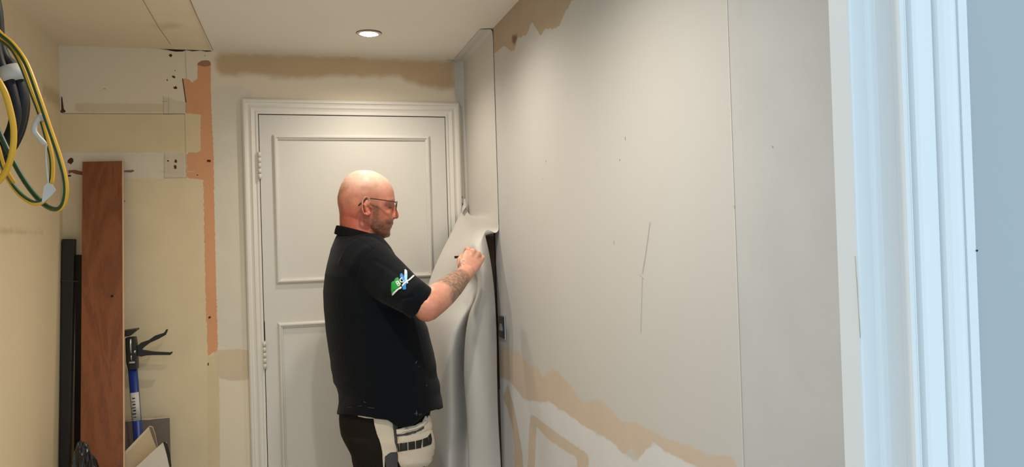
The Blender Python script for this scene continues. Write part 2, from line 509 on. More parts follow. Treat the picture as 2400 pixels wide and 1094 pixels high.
def bpoly(name, pp, m, th=0.0008):
    return flat_piece(name, [atY(u, v, D - 0.0001) for u, v in pp], NB, m, wb, th)


def bline(name, a, b, w, m):
    p = atY(*a); q = atY(*b); d = nrm(q - p); n = np.array([-d[2], 0, d[0]]) * w / 2
    return flat_piece(name, [p - n, q - n, q + n, p + n], NB, m, wb, 0.0007)


bpoly('ceiling_gap', [(362, 113), (386, 112), (398, 109), (418, 109), (434, 111), (470, 113), (499, 113), (501, 120), (484, 121), (470, 118.5), (452, 120), (436, 117.5), (428, 120.5), (412, 121), (400, 119), (390, 116.5), (376, 115)], M['gap'], 0.0015)
for (u, v, r, s) in [(400, 130, .007, (1, 1)), (407, 180, .006, (1, .9)), (411, 206, .007, (1, .9)), (392, 188, .003, (.7, 1.4)), (410, 165, .002, (1, 1)), (412, 378, .005, (.9, 1.3)), (411, 391, .007, (.7, 1.2)),
                     (394, 377, .003, (1, 1)), (165, 378, .011, (.9, 1.1)), (148, 260, .009, (1.2, .8)), (489, 377, .006, (1.3, .7)), (463, 410, .003, (1.3, .7)), (163, 412, .006, (1, .6)), (491, 744, .006, (.8, .8)),
                     (488, 853, .006, (.5, 1.3)), (292, 471, .002, (1, 1)), (245, 208, .002, (2.4, .5)), (480, 130, .002, (.5, 1.3))]:
    flat_piece('plug_hole', blob_pts(atY(u, v), r, 9, 0.3, (0, 2), s), NB, M['hole'], wb)
bpoly('brown_smear', [(160, 399), (176, 398), (192, 402), (215, 400), (215, 411), (190, 410), (178, 408), (168, 404), (161, 407)], mat('red_plaster', (142, 92, 66), 0.9, 0.15, 30))
bpoly('brown_smear', [(284, 401), (296, 399), (312, 398), (315, 401), (308, 404), (290, 403)], mat('red_plaster_dry', (150, 104, 78), 0.9, 0.15, 30))
bpoly('corner_gap', [(143.5, 226), (146, 228), (150, 258), (153, 263), (144, 265)], M['hole'])
for a, b, w, m in [((146, 266), (434, 267), .0013, M['hole']), ((434, 118), (437, 184), .0014, M['crack']), ((383, 225), (383, 268), .0016, M['crack']), ((395, 226), (395, 268), .001, M['crack']), ((383, 268), (434, 267), .002, M['crack']),
                   ((386, 358), (385, 416), .0016, M['crack']), ((433, 268), (437, 418), .0014, M['crack']), ((428, 184), (436, 240), .0035, M['hole']), ((436, 240), (435, 264), .003, M['crack']), ((380, 238), (392, 237), .0016, M['crack']),
                   ((385, 417), (436, 416), .0016, M['crack'])]:
    bline('hairline_crack', a, b, w, m)
bline('pale_smear', (372, 402), (455, 402), .003, M['board_white'])
bline('pale_chip', (474, 440), (479, 441), .006, M['board_white'])

# ---- right wall
wr, P2 = slab('wall_right', 0, XR, XR + 0.12, 0.71, D + 0.1, 0.0, ZC + 0.02, 0.011, wob=0.0006, seed=0.4)


def rt(*pp):
    return [(lambda q: (q[1], q[2]))(atX(u, v)) for u, v in pp]


low = rt((1167, 880), (1194, 891), (1227, 934), (1265, 943), (1287, 940), (1319, 962), (1374, 1000), (1433, 1032), (1460, 1065), (1493, 1076), (1500, 1058), (1531, 1038), (1574, 1065), (1634, 1094))
add_attr(wr.data, 'low_white', sdf([(3.4, low[0][1])] + low + [(low[-1][0] - .12, low[-1][1] - .1), (1.0, 0.75), (0.7, 0.6), (0.7, -0.1), (3.4, -0.1)], P2))
add_attr(wr.data, 'band', sdf(rt((1150, 800), (1180, 812), (1213, 824), (1242, 858), (1252, 858), (1263, 864), (1273, 889), (1283, 873), (1296, 864), (1310, 871), (1326, 891), (1339, 907), (1350, 920), (1357, 938), (1378, 943),
                                 (1395, 936), (1414, 941), (1432, 959), (1455, 989), (1488, 989), (1520, 1005), (1575, 1032), (1629, 1049), (1661, 1070), (1694, 1065), (1721, 1076), (1727, 1096), (1760, 1130), (1690, 1130), (1634, 1094), (1574, 1065),
                                 (1531, 1038), (1493, 1076), (1480, 1050), (1460, 1065), (1433, 1032), (1374, 1000), (1319, 962), (1287, 940), (1265, 943), (1227, 934), (1194, 891), (1150, 880)), P2))
add_attr(wr.data, 'frame_mark', sdf(rt((1243, 972), (1252, 974), (1300, 1010), (1340, 1038), (1379, 1065), (1380, 1110), (1353, 1110), (1352, 1072), (1310, 1048), (1287, 1030), (1257, 1000), (1253, 1110), (1236, 1110), (1240, 1000)), P2))
add_attr(wr.data, 'side_mark', sdf(rt((1190, 900), (1205, 955), (1213, 1000), (1224, 1060), (1227, 1110), (1206, 1110), (1203, 1010), (1190, 960), (1178, 930)), P2))
add_attr(wr.data, 'corner_bare_shade', sdf([(2.85, H + 0.03), (3.4, H + 0.03), (3.4, -0.1), (2.85, -0.1)], P2))  # bare plaster tone, deepened to paint in the shade behind the loose paper
add_attr(wr.data, 'top_bare', sdf(rt((1150, 60), (1212, 0), (1270, -60), (1380, -60), (1341, 0), (1323, 32), (1312, 60), (1295, 68), (1280, 67), (1266, 84), (1247, 50), (1234, 82), (1213, 89), (1205, 118), (1199, 121), (1181, 107), (1160, 124), (1140, 124)), P2))
add_attr(wr.data, 'red_spot', sdf(rt((1200, 84), (1212, 80), (1212, 90), (1206, 104), (1199, 98)), P2))
add_attr(wr.data, 'cool_strip', sdf([(0.6, -0.1), (1.2, -0.1), (1.2, 3), (0.6, 3)], P2))
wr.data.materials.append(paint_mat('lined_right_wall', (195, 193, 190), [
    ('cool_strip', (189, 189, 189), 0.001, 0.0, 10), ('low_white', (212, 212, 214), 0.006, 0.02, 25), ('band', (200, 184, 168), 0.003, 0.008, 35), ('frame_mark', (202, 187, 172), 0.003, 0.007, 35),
    ('side_mark', (198, 180, 160), 0.004, 0.01, 30), ('corner_bare_shade', (122, 96, 76), 0.002, 0.0, 10), ('top_bare', (178, 160, 138), 0.002, 0.008, 40), ('red_spot', (120, 84, 74), 0.009, 0.006, 50)], rough=0.7, bump=0.08))
tag(wr, 'long right wall of pale lining paper with bare plaster patches low down', 'wall', 'structure')
NR = (-1, 0, 0)


def rline(name, a, b, w, m):
    p = atX(a[0], a[1], XR - 0.0010); q = atX(b[0], b[1], XR - 0.0010); d = nrm(q - p); n = np.array([0, -d[2], d[1]]) * w / 2
    return flat_piece(name, [p - n, q - n, q + n, p + n], NR, m, wr, 0.0002)


rline('paper_seam', (1703, -10), (1743, 1110), .0014, mat('seam_pale', (222, 215, 204), 0.7))
M['pencil'] = mat('pencil_grey', (184, 181, 176), 0.8)
for a, b, w in [((1523, 520), (1512, 600), .0016), ((1512, 600), (1505, 640), .0018), ((1505, 650), (1501, 780), .0012), ((1498, 642), (1508, 652), .0014)]:
    rline('pencil_line', a, b, w, M['pencil'])
for a, b, w in [((1465, 320), (1465, 328), .002), ((1451, 372), (1452, 376), .0025), ((1438, 564), (1439, 571), .002), ((1719, 480), (1720, 487), .0016), ((1808, 342), (1811, 344), .0016), ((1279, 375), (1280, 380), .002), ((1271, 417), (1272, 421), .002)]:
    rline('nail_mark', a, b, w, M['crack'])
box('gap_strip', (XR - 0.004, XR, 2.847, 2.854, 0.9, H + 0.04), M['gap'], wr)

# ---- left wall
wl, P2 = slab('wall_left', 0, XL, XL - 0.1, 0.71, D + 0.1, 0.0, ZC + 0.02, 0.02, wob=0.0008)


def lf(*pp):
    return [(lambda q: (q[1], q[2]))(atX(u, v, XL)) for u, v in pp]


add_attr(wl.data, 'pale', sdf(lf((-200, -120), (200, 140), (146, 228), (112, 205), (60, 185), (-200, 120)), P2))
add_attr(wl.data, 'streak', sdf(lf((100, 196), (150, 224), (150, 262), (100, 226)), P2))
add_attr(wl.data, 'scuff', sdf(lf((-30, 534), (100, 538), (100, 546), (-30, 546)), P2))
wl.data.materials.append(paint_mat('cream_left_wall', (236, 216, 178), [('pale', (232, 216, 186), 0.015, 0.03, 12), ('streak', (208, 186, 150), 0.02, 0.02, 20), ('scuff', (206, 186, 150), 0.012, 0.012, 30)]))
tag(wl, 'left wall in old yellowed cream paint', 'wall', 'structure')

# ---- ceiling
ce, P2 = slab('ceiling', 2, ZC, ZC + 0.1, -0.279, XR + 0.1, 0.71, D + 0.1, 0.02)
ce.data.materials.append(paint_mat('ceiling_paint', (238, 232, 222), [], rough=0.8))
tag(ce, 'flat off-white ceiling with a recessed lamp', 'ceiling', 'structure')
cp, P2 = slab('ceiling_panel', 2, ZC + 0.004, ZC + 0.1, XL - 0.1, -0.2795, 0.71, D + 0.1, 0.012)
cl = lambda *pp: [(lambda q: (q[0], q[1]))(atZ(u, v)) for u, v in pp]
add_attr(cp.data, 'strip', sdf([(-0.418, 3.3), (-0.42, 0.7), (-0.2, 0.7), (-0.2, 3.3)], P2))
add_attr(cp.data, 'stain', sdf(cl((360, 62), (400, 54), (425, 60), (420, 68), (380, 72)), P2))
cp.data.materials.append(paint_mat('old_ceiling_paint', (235, 219, 194), [('strip', (238, 224, 200), 0.002, 0.003, 40), ('stain', (222, 203, 172), 0.03, 0.02, 14)], rough=0.8))
cp.parent = ce
NC = (0, 0, -1)
M['ceil_line'] = mat('ceiling_crack', (132, 104, 78), .9)
for a, b, w, z in [((445, 0), (499, 118), .0013, ZC), ((335, 0), (372, 64), .0010, ZC + .004), ((372, 64), (400, 104), .001, ZC + .004)]:
    p = atZ(a[0], a[1], z); q = atZ(b[0], b[1], z); p = p + (p - q) * 1.5
    d = nrm(q - p); n = np.array([-d[1], d[0], 0]) * w / 2
    if a == (372, 64): p = atZ(a[0], a[1], z)
    if a == (335, 0): q = atZ(372, 64, z)
    flat_piece('ceiling_crack', [p - n, q - n, q + n, p + n], NC, M['ceil_line'], ce)
# ragged dark line where the ceiling meets the new paper is left by the paper's own curled edge

# ---- partition the photographer looks through: front wall, lining, stop, architrave
JX = 0.64                                    # inner face of the lining


def atD(u, y):
    return atY(u, 547, y)


rat = lambda u: atY(u, 547, 1.0)[0]          # X over Y along the line of sight at eye level
Yf = JX / rat(2131) + .013                   # front plane of the partition
Ys = JX / rat(2056)                          # front of the stop
Xs = Ys * rat(2008)
Yb = Xs / rat(1957)
Xa = (Yf - .010) * rat(2291)                 # outer edge of the architrave
wf = box('wall_front', (Xa - 0.02, 2.2, Yf, Yf + 0.1, 0.0, 2.6), mat('pale_blue_grey_paint', (169, 173, 175), 0.7, 0.02, 4, 0.06, 60))
tag(wf, 'pale blue grey wall of the near room at the right edge', 'wall', 'structure')
wf2 = box('wall_front', (-2.2, -0.46, Yf, Yf + 0.1, 0.0, 2.6), wf.data.materials[0]); tag(wf2, 'near side of the partition left of the opening', 'wall', 'structure')
wf3 = box('wall_front', (-0.46, Xa - 0.02, Yf, Yf + 0.1, 2.12, 2.6), wf.data.materials[0]); tag(wf3, 'partition over the opening the photo is taken through', 'wall', 'structure')
tr = empty('trim_2', (JX, Yf, 0), 'white painted doorway lining and moulded architrave at the right edge', 'door frame', 'structure')
# lining
box('lining', (JX, Xa - 0.018, Yf, Yb - .002, 0, 2.12), M['trim_cool'], tr, 0.003)
v = [(Xs, Ys + .003), (Xs + .0008, Ys + .0008), (Xs + .003, Ys), (JX - .007, Ys - .0005), (JX - .004, Ys - .0015), (JX - .002, Ys - .0040), (JX - .0006, Ys - .008), (JX + .002, Ys - .014), (JX + .002, Yb), (Xs + .003, Yb), (Xs, Yb - .003)]
o = prism('stop_bead', [(x, y, 0) for x, y in v], (0, 0, 2.12), M['trim_cool'], tr)
# architrave: profile in x (across) and y (towards the viewer), from the opening outwards
pr = [(JX - .001, 0), (JX - .001, -.012), (JX + .004, -.015)]
W = Xa - JX
for t, d in [(.030, -.0150), (.040, -.0085), (.105, -.0085), (.125, -.0150), (.16, -.0170), (.375, -.0170), (.385, -.0165), (.395, -.0110), (.425, -.0110), (.445, -.0190), (.49, -.0230), (.56, -.0250), (.63, -.0240), (.69, -.0205), (.715, -.0170), (.725, -.0100), (.765, -.0100), (.775, -.0160), (.825, -.0165), (.835, -.0085), (.985, -.0085), (1.0, -.0070), (1.0, 0)]:
    pr.append((JX + W * t, d))
o = prism('architrave', [(x, Yf + y, 0) for x, y in pr], (0, 0, 2.2), M['trim_cool'], tr)
cp_ = [atY(2003 + i * 3, 600 + i * 48, Ys - .0008) for i in range(5)]
for i in range(4):
    p, q = cp_[i], cp_[i + 1]; w = .0004 + .0003 * (i % 2)
    flat_piece('paint_crack', [p, q, q + np.array([w, 0, 0]), p + np.array([w, 0, 0])], NB, M['crack'], tr)
q = atY(2289, 587, Yf - .0088)
flat_piece('nail_dot', blob_pts(q, .0012, 7, .2), NB, M['gap'], tr)

# ---- back door: casing, slab, mouldings, hinges
DL, DR, DT = -0.1086, 0.6591, H + 0.5527
CL, CR, CT = -0.1683, 0.7207, H + 0.6119
tr1 = empty('trim_1', (DL, D, 0), 'white moulded door casing around the panelled door', 'door frame', 'structure')
prof = [(0.0, 0), (0.0, .018), (.10, .022), (.20, .022), (.24, .016), (.36, .013), (.50, .017), (.55, .020), (.62, .016), (.74, .013), (.80, .012), (.86, .016), (1.0, .016), (1.0, 0)]


def casing(name, outer, inner, m, parent, prof=prof, y0=D):
    """outer/inner: the two end pairs [(x,z),(x,z)]; prof runs outer->inner"""
    rings = []
    for e in (0, 1):
        rings.append([(outer[e][0] + (inner[e][0] - outer[e][0]) * t, y0 - d, outer[e][1] + (inner[e][1] - outer[e][1]) * t) for t, d in prof])
    v, f = loft_vf(rings); return mesh(name, v, f, m, parent)


casing('casing_leg', [(CL, 0), (CL, CT)], [(DL, 0), (DL, DT)], M['white_gloss'], tr1)
casing('casing_head', [(CL, CT), (CR, CT)], [(DL, DT), (DR, DT)], M['white_gloss'], tr1)
casing('casing_leg', [(CR, CT), (CR, 0)], [(DR, DT), (DR, 0)], M['white_gloss'], tr1)
dr = empty('door_1', (DL, D, 0), 'closed white door with two moulded panels behind the man', 'door', 'structure')
box('dark_rebate', (DL, DR, D - .0012, D, 0, DT), M['gap'], dr)
box('door_leaf', (DL + .0026, DR - .0026, D - .010, D - .0014, 0.004, DT - .0032), M['door_paint'], dr, .0012)
mp = [(0.0, 0), (0.0, .004), (.12, .009), (.35, .0125), (.6, .0125), (.72, .009), (.80, .0075), (.95, .007), (1.0, .004), (1.0, 0)]


def panel(x0, x1, z0, z1, w=.020):
    o = [(x0, z1), (x1, z1), (x1, z0), (x0, z0)]; n = [(x0 + w, z1 - w), (x1 - w, z1 - w), (x1 - w, z0 + w), (x0 + w, z0 + w)]
    for i in range(4):
        j = (i + 1) % 4
        casing('panel_moulding', [o[i], o[j]], [n[i], n[j]], M['door_paint'], dr, mp, D - .010)


a = atY(639, 316, D - .01); b = atY(1016, 650, D - .01)
panel(a[0], b[0], H - .135, H + .469)
panel(a[0], b[0], .22, H - .293)
for vc in (388, 832):
    p = atY(606 if vc < 500 else 617, vc, D - .014)
    hb = box('hinge', (DL - .006, DL + .009, D - .0175, D - .0135, p[2] - .055, p[2] + .055), M['door_paint'], dr, .001)
    for k in range(5):
        z = p[2] - .055 + .022 * k
        tube('hinge_knuckle', [(DL + .001, D - .021, z + .001), (DL + .001, D - .021, z + .021)], .0062, M['door_paint'], hb, 12)
flat_piece('worn_gap', [(DL + .001, D - .0102, H - .295), (DL + .0045, D - .0102, H - .28), (DL + .005, D - .0102, H - .36), (DL + .001, D - .0102, H - .36)], NB, M['gap'], dr)

# ================================================================== LAMPS
def downlight(x, y, label, watt):
    e = empty('ceiling_downlight', (x, y, ZC), label, 'ceiling lamp', None, 'recessed ceiling downlights')
    n = 40

    def ring(r, z, tilt=0.0, cx=0.0):
        return [(x + cx + r * math.cos(2 * math.pi * i / n), y + r * math.sin(2 * math.pi * i / n), ZC + z + tilt * r * math.sin(2 * math.pi * i / n) - tilt * r * 0.6 * math.cos(2 * math.pi * i / n)) for i in range(n)]
    v, f = loft_vf([ring(.0475, -.0002), ring(.0475, -.0009), ring(.030, -.0009), ring(.030, -.0002)], False); mesh('cut_hole_edge', v, f, M['gap'], e)
    t = .03
    v, f = loft_vf([ring(.0462, -.0022, t), ring(.045, -.0042, t), ring(.036, -.0048, t), ring(.0325, -.0035, t), ring(.032, -.001, t), ring(.0462, -.0010, t)], False); mesh('trim_ring', v, f, M['lamp_trim'], e, True)
    v, f = loft_vf([ring(.0315, -.001), ring(.031, -.0035), ring(.026, -.0065), ring(.015, -.0082), ring(.004, -.0085)]); mesh('bulb', v, f, M['lamp_glow'], e, True)
    l = bpy.data.lights.new('lamp_light', 'SPOT'); l.energy = watt; l.color = LAMP_COL; l.spot_size = math.radians(156); l.spot_blend = 1.0; l.shadow_soft_size = .022
    o = bpy.data.objects.new('lamp_light', l); C.objects.link(o); o.location = (x, y, ZC - .035); o.rotation_euler = (0, 0, 0)
    return e


for (x, y), watt, lb in zip(LAMP_SPOTS, LAMP_W, ['glowing round ceiling downlight in view above the man', 'ceiling downlight just above the top of the picture', 'ceiling downlight nearest the doorway, above the picture']):
    downlight(x, y, lb, watt)

# ================================================================== WALLPAPER SHEET
NS, NT = 81, 170
rows = []      # each: list of 7 points from the near edge to the far edge
YN, YK = 2.785, 3.292
XP = XR - 0.0022


def wallrow(z, x=XP, wrap=.04):
    ys = np.linspace(YN, YK, 8)
    return [(x, y, z) for y in ys] + [(x - wrap, YK + .002, z)]


rows.append([(XP - .045, y + .012, ZC - .0025) for y in np.linspace(YN, YK, 8)] + [(XP - .075, YK - .004, ZC - .004)])
rows.append([(XP - .028, y + .006, ZC - .0040) for y in np.linspace(YN, YK, 8)] + [(XP - .06, YK - .002, ZC - .006)])
rows.append([(XP - .006, y, ZC - .006) for y in np.linspace(YN, YK, 8)] + [(XP - .045, YK, ZC - .012)])
for z, wr_ in ((ZC - .03, .04), (ZC - .10, .04), (ZC - .16, .038), (ZC - .21, .016), (ZC - .30, .012), (ZC - .42, .011), (H + .22, .010), (H + .13, .010)):
    rows.append(wallrow(z, XP, wr_))


def R(*a):
    rows.append([atY(u, v, y) for u, v, y in a])


# near edge -> far edge, nine control points in every row
R((1168.0, 519, 2.785), (1154, 518, 2.855), (1142, 516, 2.925), (1132, 515, 2.985), (1124, 514, 3.035), (1116, 513, 3.095), (1107, 510, 3.170), (1098, 500, 3.245), (1089, 484, 3.280))
R((1168.6, 537, 2.785), (1152, 540, 2.850), (1138, 540, 2.915), (1127, 540, 2.970), (1118, 538, 3.020), (1109, 536, 3.080), (1099, 532, 3.150), (1086, 522, 3.225), (1074, 510, 3.262))
R((1162, 545, 2.785), (1146, 548, 2.815), (1130, 552, 2.860), (1118, 555, 2.920), (1109, 556, 2.985), (1100, 557, 3.045), (1087, 556, 3.110), (1072, 552, 3.180), (1058, 544, 3.235))
R((1151, 541, 2.783), (1134, 553, 2.785), (1119, 561, 2.810), (1108, 567, 2.865), (1100, 571, 2.930), (1090, 575, 2.995), (1077, 578, 3.065), (1060, 578, 3.140), (1044, 572, 3.205))
R((1141, 538, 2.780), (1125, 560, 2.760), (1112, 572, 2.765), (1103, 580, 2.815), (1096, 586, 2.885), (1086, 593, 2.955), (1071, 598, 3.025), (1051, 600, 3.105), (1031, 598, 3.180))
R((1137, 549, 2.775), (1125, 573, 2.735), (1114, 588, 2.735), (1106, 598, 2.780), (1098, 605, 2.855), (1085, 613, 2.930), (1067, 620, 3.000), (1043, 624, 3.080), (1020, 622, 3.160))
R((1144, 582, 2.775), (1132, 600, 2.715), (1121, 612, 2.715), (1114, 621, 2.765), (1106, 630, 2.845), (1090, 640, 2.905), (1068, 646, 2.975), (1036, 650, 3.060), (1010, 648, 3.140))
R((1151, 620, 2.778), (1140, 636, 2.715), (1128, 645, 2.705), (1120, 652, 2.765), (1120, 660, 2.835), (1112, 668, 2.865), (1086, 676, 2.905), (1040, 680, 3.000), (1000, 680, 3.110))
R((1157, 668, 2.780), (1144, 680, 2.730), (1128, 688, 2.715), (1117, 692, 2.770), (1120, 698, 2.845), (1114, 704, 2.870), (1098, 710, 2.850), (1040, 716, 2.960), (992, 716, 3.090))
R((1161, 722, 2.784), (1144, 728, 2.745), (1118, 736, 2.735), (1099, 740, 2.778), (1112, 745, 2.877), (1103, 750, 2.917), (1077, 756, 2.827), (1032, 760, 2.935), (986, 760, 3.080))
R((1164, 790, 2.788), (1142, 794, 2.750), (1112, 798, 2.745), (1090, 802, 2.788), (1105, 806, 2.887), (1096, 808, 2.927), (1060, 812, 2.832), (1026, 814, 2.930), (982, 814, 3.075))
R((1165, 880, 2.795), (1142, 884, 2.760), (1110, 886, 2.755), (1088, 888, 2.798), (1103, 891, 2.892), (1094, 893, 2.932), (1058, 896, 2.837), (1024, 896, 2.925), (980, 896, 3.070))
R((1168, 985, 2.805), (1143, 988, 2.775), (1114, 990, 2.775), (1095, 991, 2.813), (1107, 993, 2.892), (1096, 994, 2.927), (1059, 996, 2.842), (1022, 996, 2.925), (978, 996, 3.065))
R((1174, 1094, 2.815), (1146, 1096, 2.795), (1118, 1097, 2.795), (1098, 1098, 2.818), (1107, 1099, 2.887), (1092, 1100, 2.917), (1053, 1101, 2.847), (1020, 1102, 2.930), (976, 1102, 3.065))
lastr = np.array(rows[-1])
for dz in (.15, .32, .47):
    r_ = lastr.copy(); r_[:, 2] = lastr[:, 2] - dz; rows.append([tuple(p) for p in r_])
Rg = np.array([[np.array(p, float) for p in r] for r in rows])
cols = np.array([catmull(Rg[i], NS) for i in range(len(rows))])
# spread rows by mean length so that dense control rows keep their detail
grid = np.array([catmull(cols[:, j], NT) for j in range(NS)]).transpose(1, 0, 2)
grid[:, :, 0] = np.minimum(grid[:, :, 0], XR - 0.0016)
grid[:, :, 1] = np.minimum(grid[:, :, 1], D - 0.0035)
grid[:, :, 2] = np.minimum(grid[:, :, 2], ZC - 0.002)
g = grid.reshape(-1, 3)
f = [(i * NS + j, i * NS + j + 1, (i + 1) * NS + j + 1, (i + 1) * NS + j) for i in range(NT - 1) for j in range(NS - 1)]
wp = mesh('wallpaper_sheet', g, f, M['paper'], None, True)
sd = wp.modifiers.new('thick', 'SOLIDIFY'); sd.thickness = .0009; sd.offset = 0
tag(wp, 'pale wallpaper drop hanging loose and rippling from the corner under the hand', 'wallpaper')
# curled scrap and torn lining by the casing
cpth = catmull([atY(1089, 466, 3.268), atY(1090, 480, 3.262), atY(1086, 490, 3.252), atY(1084, 498, 3.246), atY(1091, 507, 3.250), atY(1094, 512, 3.256)], 22)
sc_ = []
for i_, p in enumerate(cpth):
    a = -.4 + 3.4 * i_ / 21; w = .0035 + .0065 * math.sin(math.pi * min(1, i_ / 15)) if i_ < 16 else .006
    d_ = np.array([math.cos(a), -abs(math.sin(a)) * .8, .25 * math.sin(a)])
    sc_.append([p - d_ * w, p, p + d_ * w])
v, f = loft_vf(sc_, False, False)
o = mesh('torn_paper_curl', v, f, M['paper'], None, True); sd = o.modifiers.new('t', 'SOLIDIFY'); sd.thickness = .0008
tag(o, 'small torn curl of paper at the corner beside the door casing', 'paper scrap')
o.parent = None
for u, v_, s in [(1083.2, 462, 1), (1083.8, 478, 1.2)]:
    q = atY(u, v_, D - .001)
    flat_piece('torn_gap', [q + np.array([-.004, 0, .011 * s]), q + np.array([.003 * s, 0, 0]), q + np.array([-.004, 0, -.012 * s])], NB, M['hole'], wb)

# ================================================================== SWITCH
a = atX(1186, 741); b = atX(1186, 796); ys = a[1] + .002
z1, z0 = a[2], b[2]
sw = empty('light_switch', (XR, ys + .04, (z0 + z1) / 2), 'dark switch plate with a chrome edge half behind the hanging wallpaper', 'light switch')
box('plate_rim', (XR - .006, XR - .0005, ys, ys + .088, z0, z1), M['steel'], sw, .0015)
box('plate', (XR - .0085, XR - .006, ys + .004, ys + .084, z0 + .004, z1 - .004), M['black_nickel'], sw, .001)
v = [(XR - .0085, ys + .030, z0 + .03), (XR - .0125, ys + .030, z0 + .032), (XR - .0085, ys + .030, z1 - .03)]
prism('rocker', v, (0, .028, 0), M['steel'], sw)

# ================================================================== THINGS IN THE LEFT CORNER
# black bar
p0 = atY(141, 560, 3.262); p1 = atY(174, 560, 3.262); q0 = atY(131, 1094, 3.16); q1 = atY(162, 1094, 3.16)


def down(p, q, z=0.0):
    t = (z - p[2]) / (q[2] - p[2]); return p + (q - p) * t


p0[0] = max(p0[0], XL + .004)
b0, b1 = down(p0, q0), down(p1, q1)
b0[0] = max(b0[0], XL + .004)
e = empty('black_steel_bar', (b0[0] + .02, b0[1], 0), 'black bar standing in the corner left of the plank', 'bar')
dy = np.array([0, .034, 0])
rings = [[b0, b1, b1 + dy, b0 + dy], [p0, p1, p1 + dy, p0 + dy]]
v, f = loft_vf(rings); o = mesh('bar', v, f, M['black_steel'], e); bevel(o, .003)
t = .28
a0 = p0 + (b0 - p0) * .105; a1 = p1 + (b1 - p1) * .105
cl_ = [a0 + np.array([-.001, -.003, .006]), a1 + np.array([.018, -.003, .002]), a1 + np.array([.019, -.003, -.002]), a0 + np.array([-.001, -.003, .002])]
prism('band', cl_, (0, .002, 0), mat('worn_band', (58, 46, 38), .6), e)
# dark strip standing in for the bar's shaded side and shadow
o0 = down(atY(178, 600, 3.286), atY(173, 1094, 3.262)); o1 = down(atY(197, 600, 3.286), atY(194, 1094, 3.262)); t0, t1 = atY(178, 597, 3.286), atY(197, 597, 3.286)
v, f = loft_vf([[o0, o1, o1 + [0, .01, 0], o0 + [0, .01, 0]], [t0, t1, t1 + [0, .01, 0], t0 + [0, .01, 0]]])
o = mesh('bar_shade_strip', v, f, mat('bar_shade_strip', (52, 40, 33), .8, .1)); tag(o, 'thin dark strip standing for shade between the black bar and the plank', 'shade strip')
# oak plank
t0 = atY(193, 379, 3.268); t1 = atY(286, 377, 3.268); c0 = atY(188, 1094, 3.06); c1 = atY(289, 1094, 3.06)
g0, g1 = down(t0, c0), down(t1, c1)
e = empty('oak_plank', (g0[0] + .07, g0[1], 0), 'brown oak floor plank leaning against the back wall', 'plank')
dy = np.array([0, .014, 0])
v, f = loft_vf([[g0, g1, g1 + dy, g0 + dy], [t0, t1, t1 + dy, t0 + dy]])
o = mesh('board', v, f, M['wood'], e); bevel(o, .0012)
ed = np.array([.0035, 0, 0])
v, f = loft_vf([[g1 + [0, .001, 0], g1 + ed + [0, .002, 0], g1 + ed + dy, g1 + dy], [t1 + [0, .001, 0], t1 + ed + [0, .002, 0], t1 + ed + dy, t1 + dy]])
mesh('tongue_edge', v, f, M['wood_edge'], e)
q = atY(263, 694, 3.165)
tt = (q[2] - t0[2]) / (g0[2] - t0[2]); yk = t0[1] + (g0[1] - t0[1]) * tt
q = atY(263, 694, yk - .0004)
flat_piece('knot', blob_pts(q, .0045, 10, .25), (0, -1, 0), M['gap'], e)

# support prop with blue tube
YP = 3.20
hb_ = atY(311, 862, YP); lb_ = atY(325, 1040, 3.188); base = down(hb_, lb_)
e = empty('support_prop', base, 'blue telescopic support prop with black trigger handles beside the plank', 'support prop')
tube('tube', [base, hb_ + (hb_ - base) * .01], .0165, M['blue_metal'], e, 20)
top = atY(306, 782, YP)
P = lambda u, v, y=YP: atY(u, v, y)
prism('grip_body', [P(293, 792, YP - .02), P(316, 790, YP - .02), P(320, 815, YP - .02), P(321, 858, YP - .02), P(321, 866, YP - .02), P(300, 868, YP - .02), P(295, 850, YP - .02)], (0, .042, 0), M['black_plastic'], e, .004)
for (pts, w) in [([(305, 794), (306, 812), (307, 828)], .0045), ([(307, 832), (308, 845)], .003)]:
    tube('steel_rod', [P(u, v, YP - .021) for u, v in pts], w, M['steel'], e, 10)
box('pin', tuple(np.array([P(302, 846, YP - .0215)[0], P(316, 846, YP - .0215)[0], YP - .0235, YP - .019, P(309, 847)[2] - .004, P(309, 847)[2] + .003])), M['steel'], e, .001)
tube('rivet', [P(315.5, 824, YP - .024), P(315.5, 824, YP - .019)], .006, M['steel'], e, 12)
prism('pad', [P(240, 782, YP - .03), P(292, 775, YP - .03), P(319, 771, YP - .03), P(321, 774, YP - .03), P(312, 780, YP - .03), P(303, 788, YP - .03), P(240, 794, YP - .03)], (0, .062, 0), M['black_plastic'], e, .003)
prism('upper_trigger', [P(318, 814, YP - .009), P(330, 803, YP - .009), P(348, 797, YP - .009), P(362, 787, YP - .009), P(384, 780, YP - .009), P(390, 771, YP - .009), P(393, 773, YP - .009), P(388, 785, YP - .009), P(372, 794, YP - .009), P(352, 803, YP - .009), P(338, 813, YP - .009), P(326, 826, YP - .009)],
      (0, .018, 0), M['black_plastic'], e, .002)
prism('lower_trigger', [P(318, 815, YP - .008), P(334, 820, YP - .008), P(360, 824, YP - .008), P(398, 826, YP - .008), P(403, 824, YP - .008), P(404, 827, YP - .008), P(399, 832, YP - .008), P(360, 832, YP - .008), P(342, 833, YP - .008), P(330, 836, YP - .008), P(319, 832, YP - .008)],
      (0, .016, 0), M['black_plastic'], e, .002)
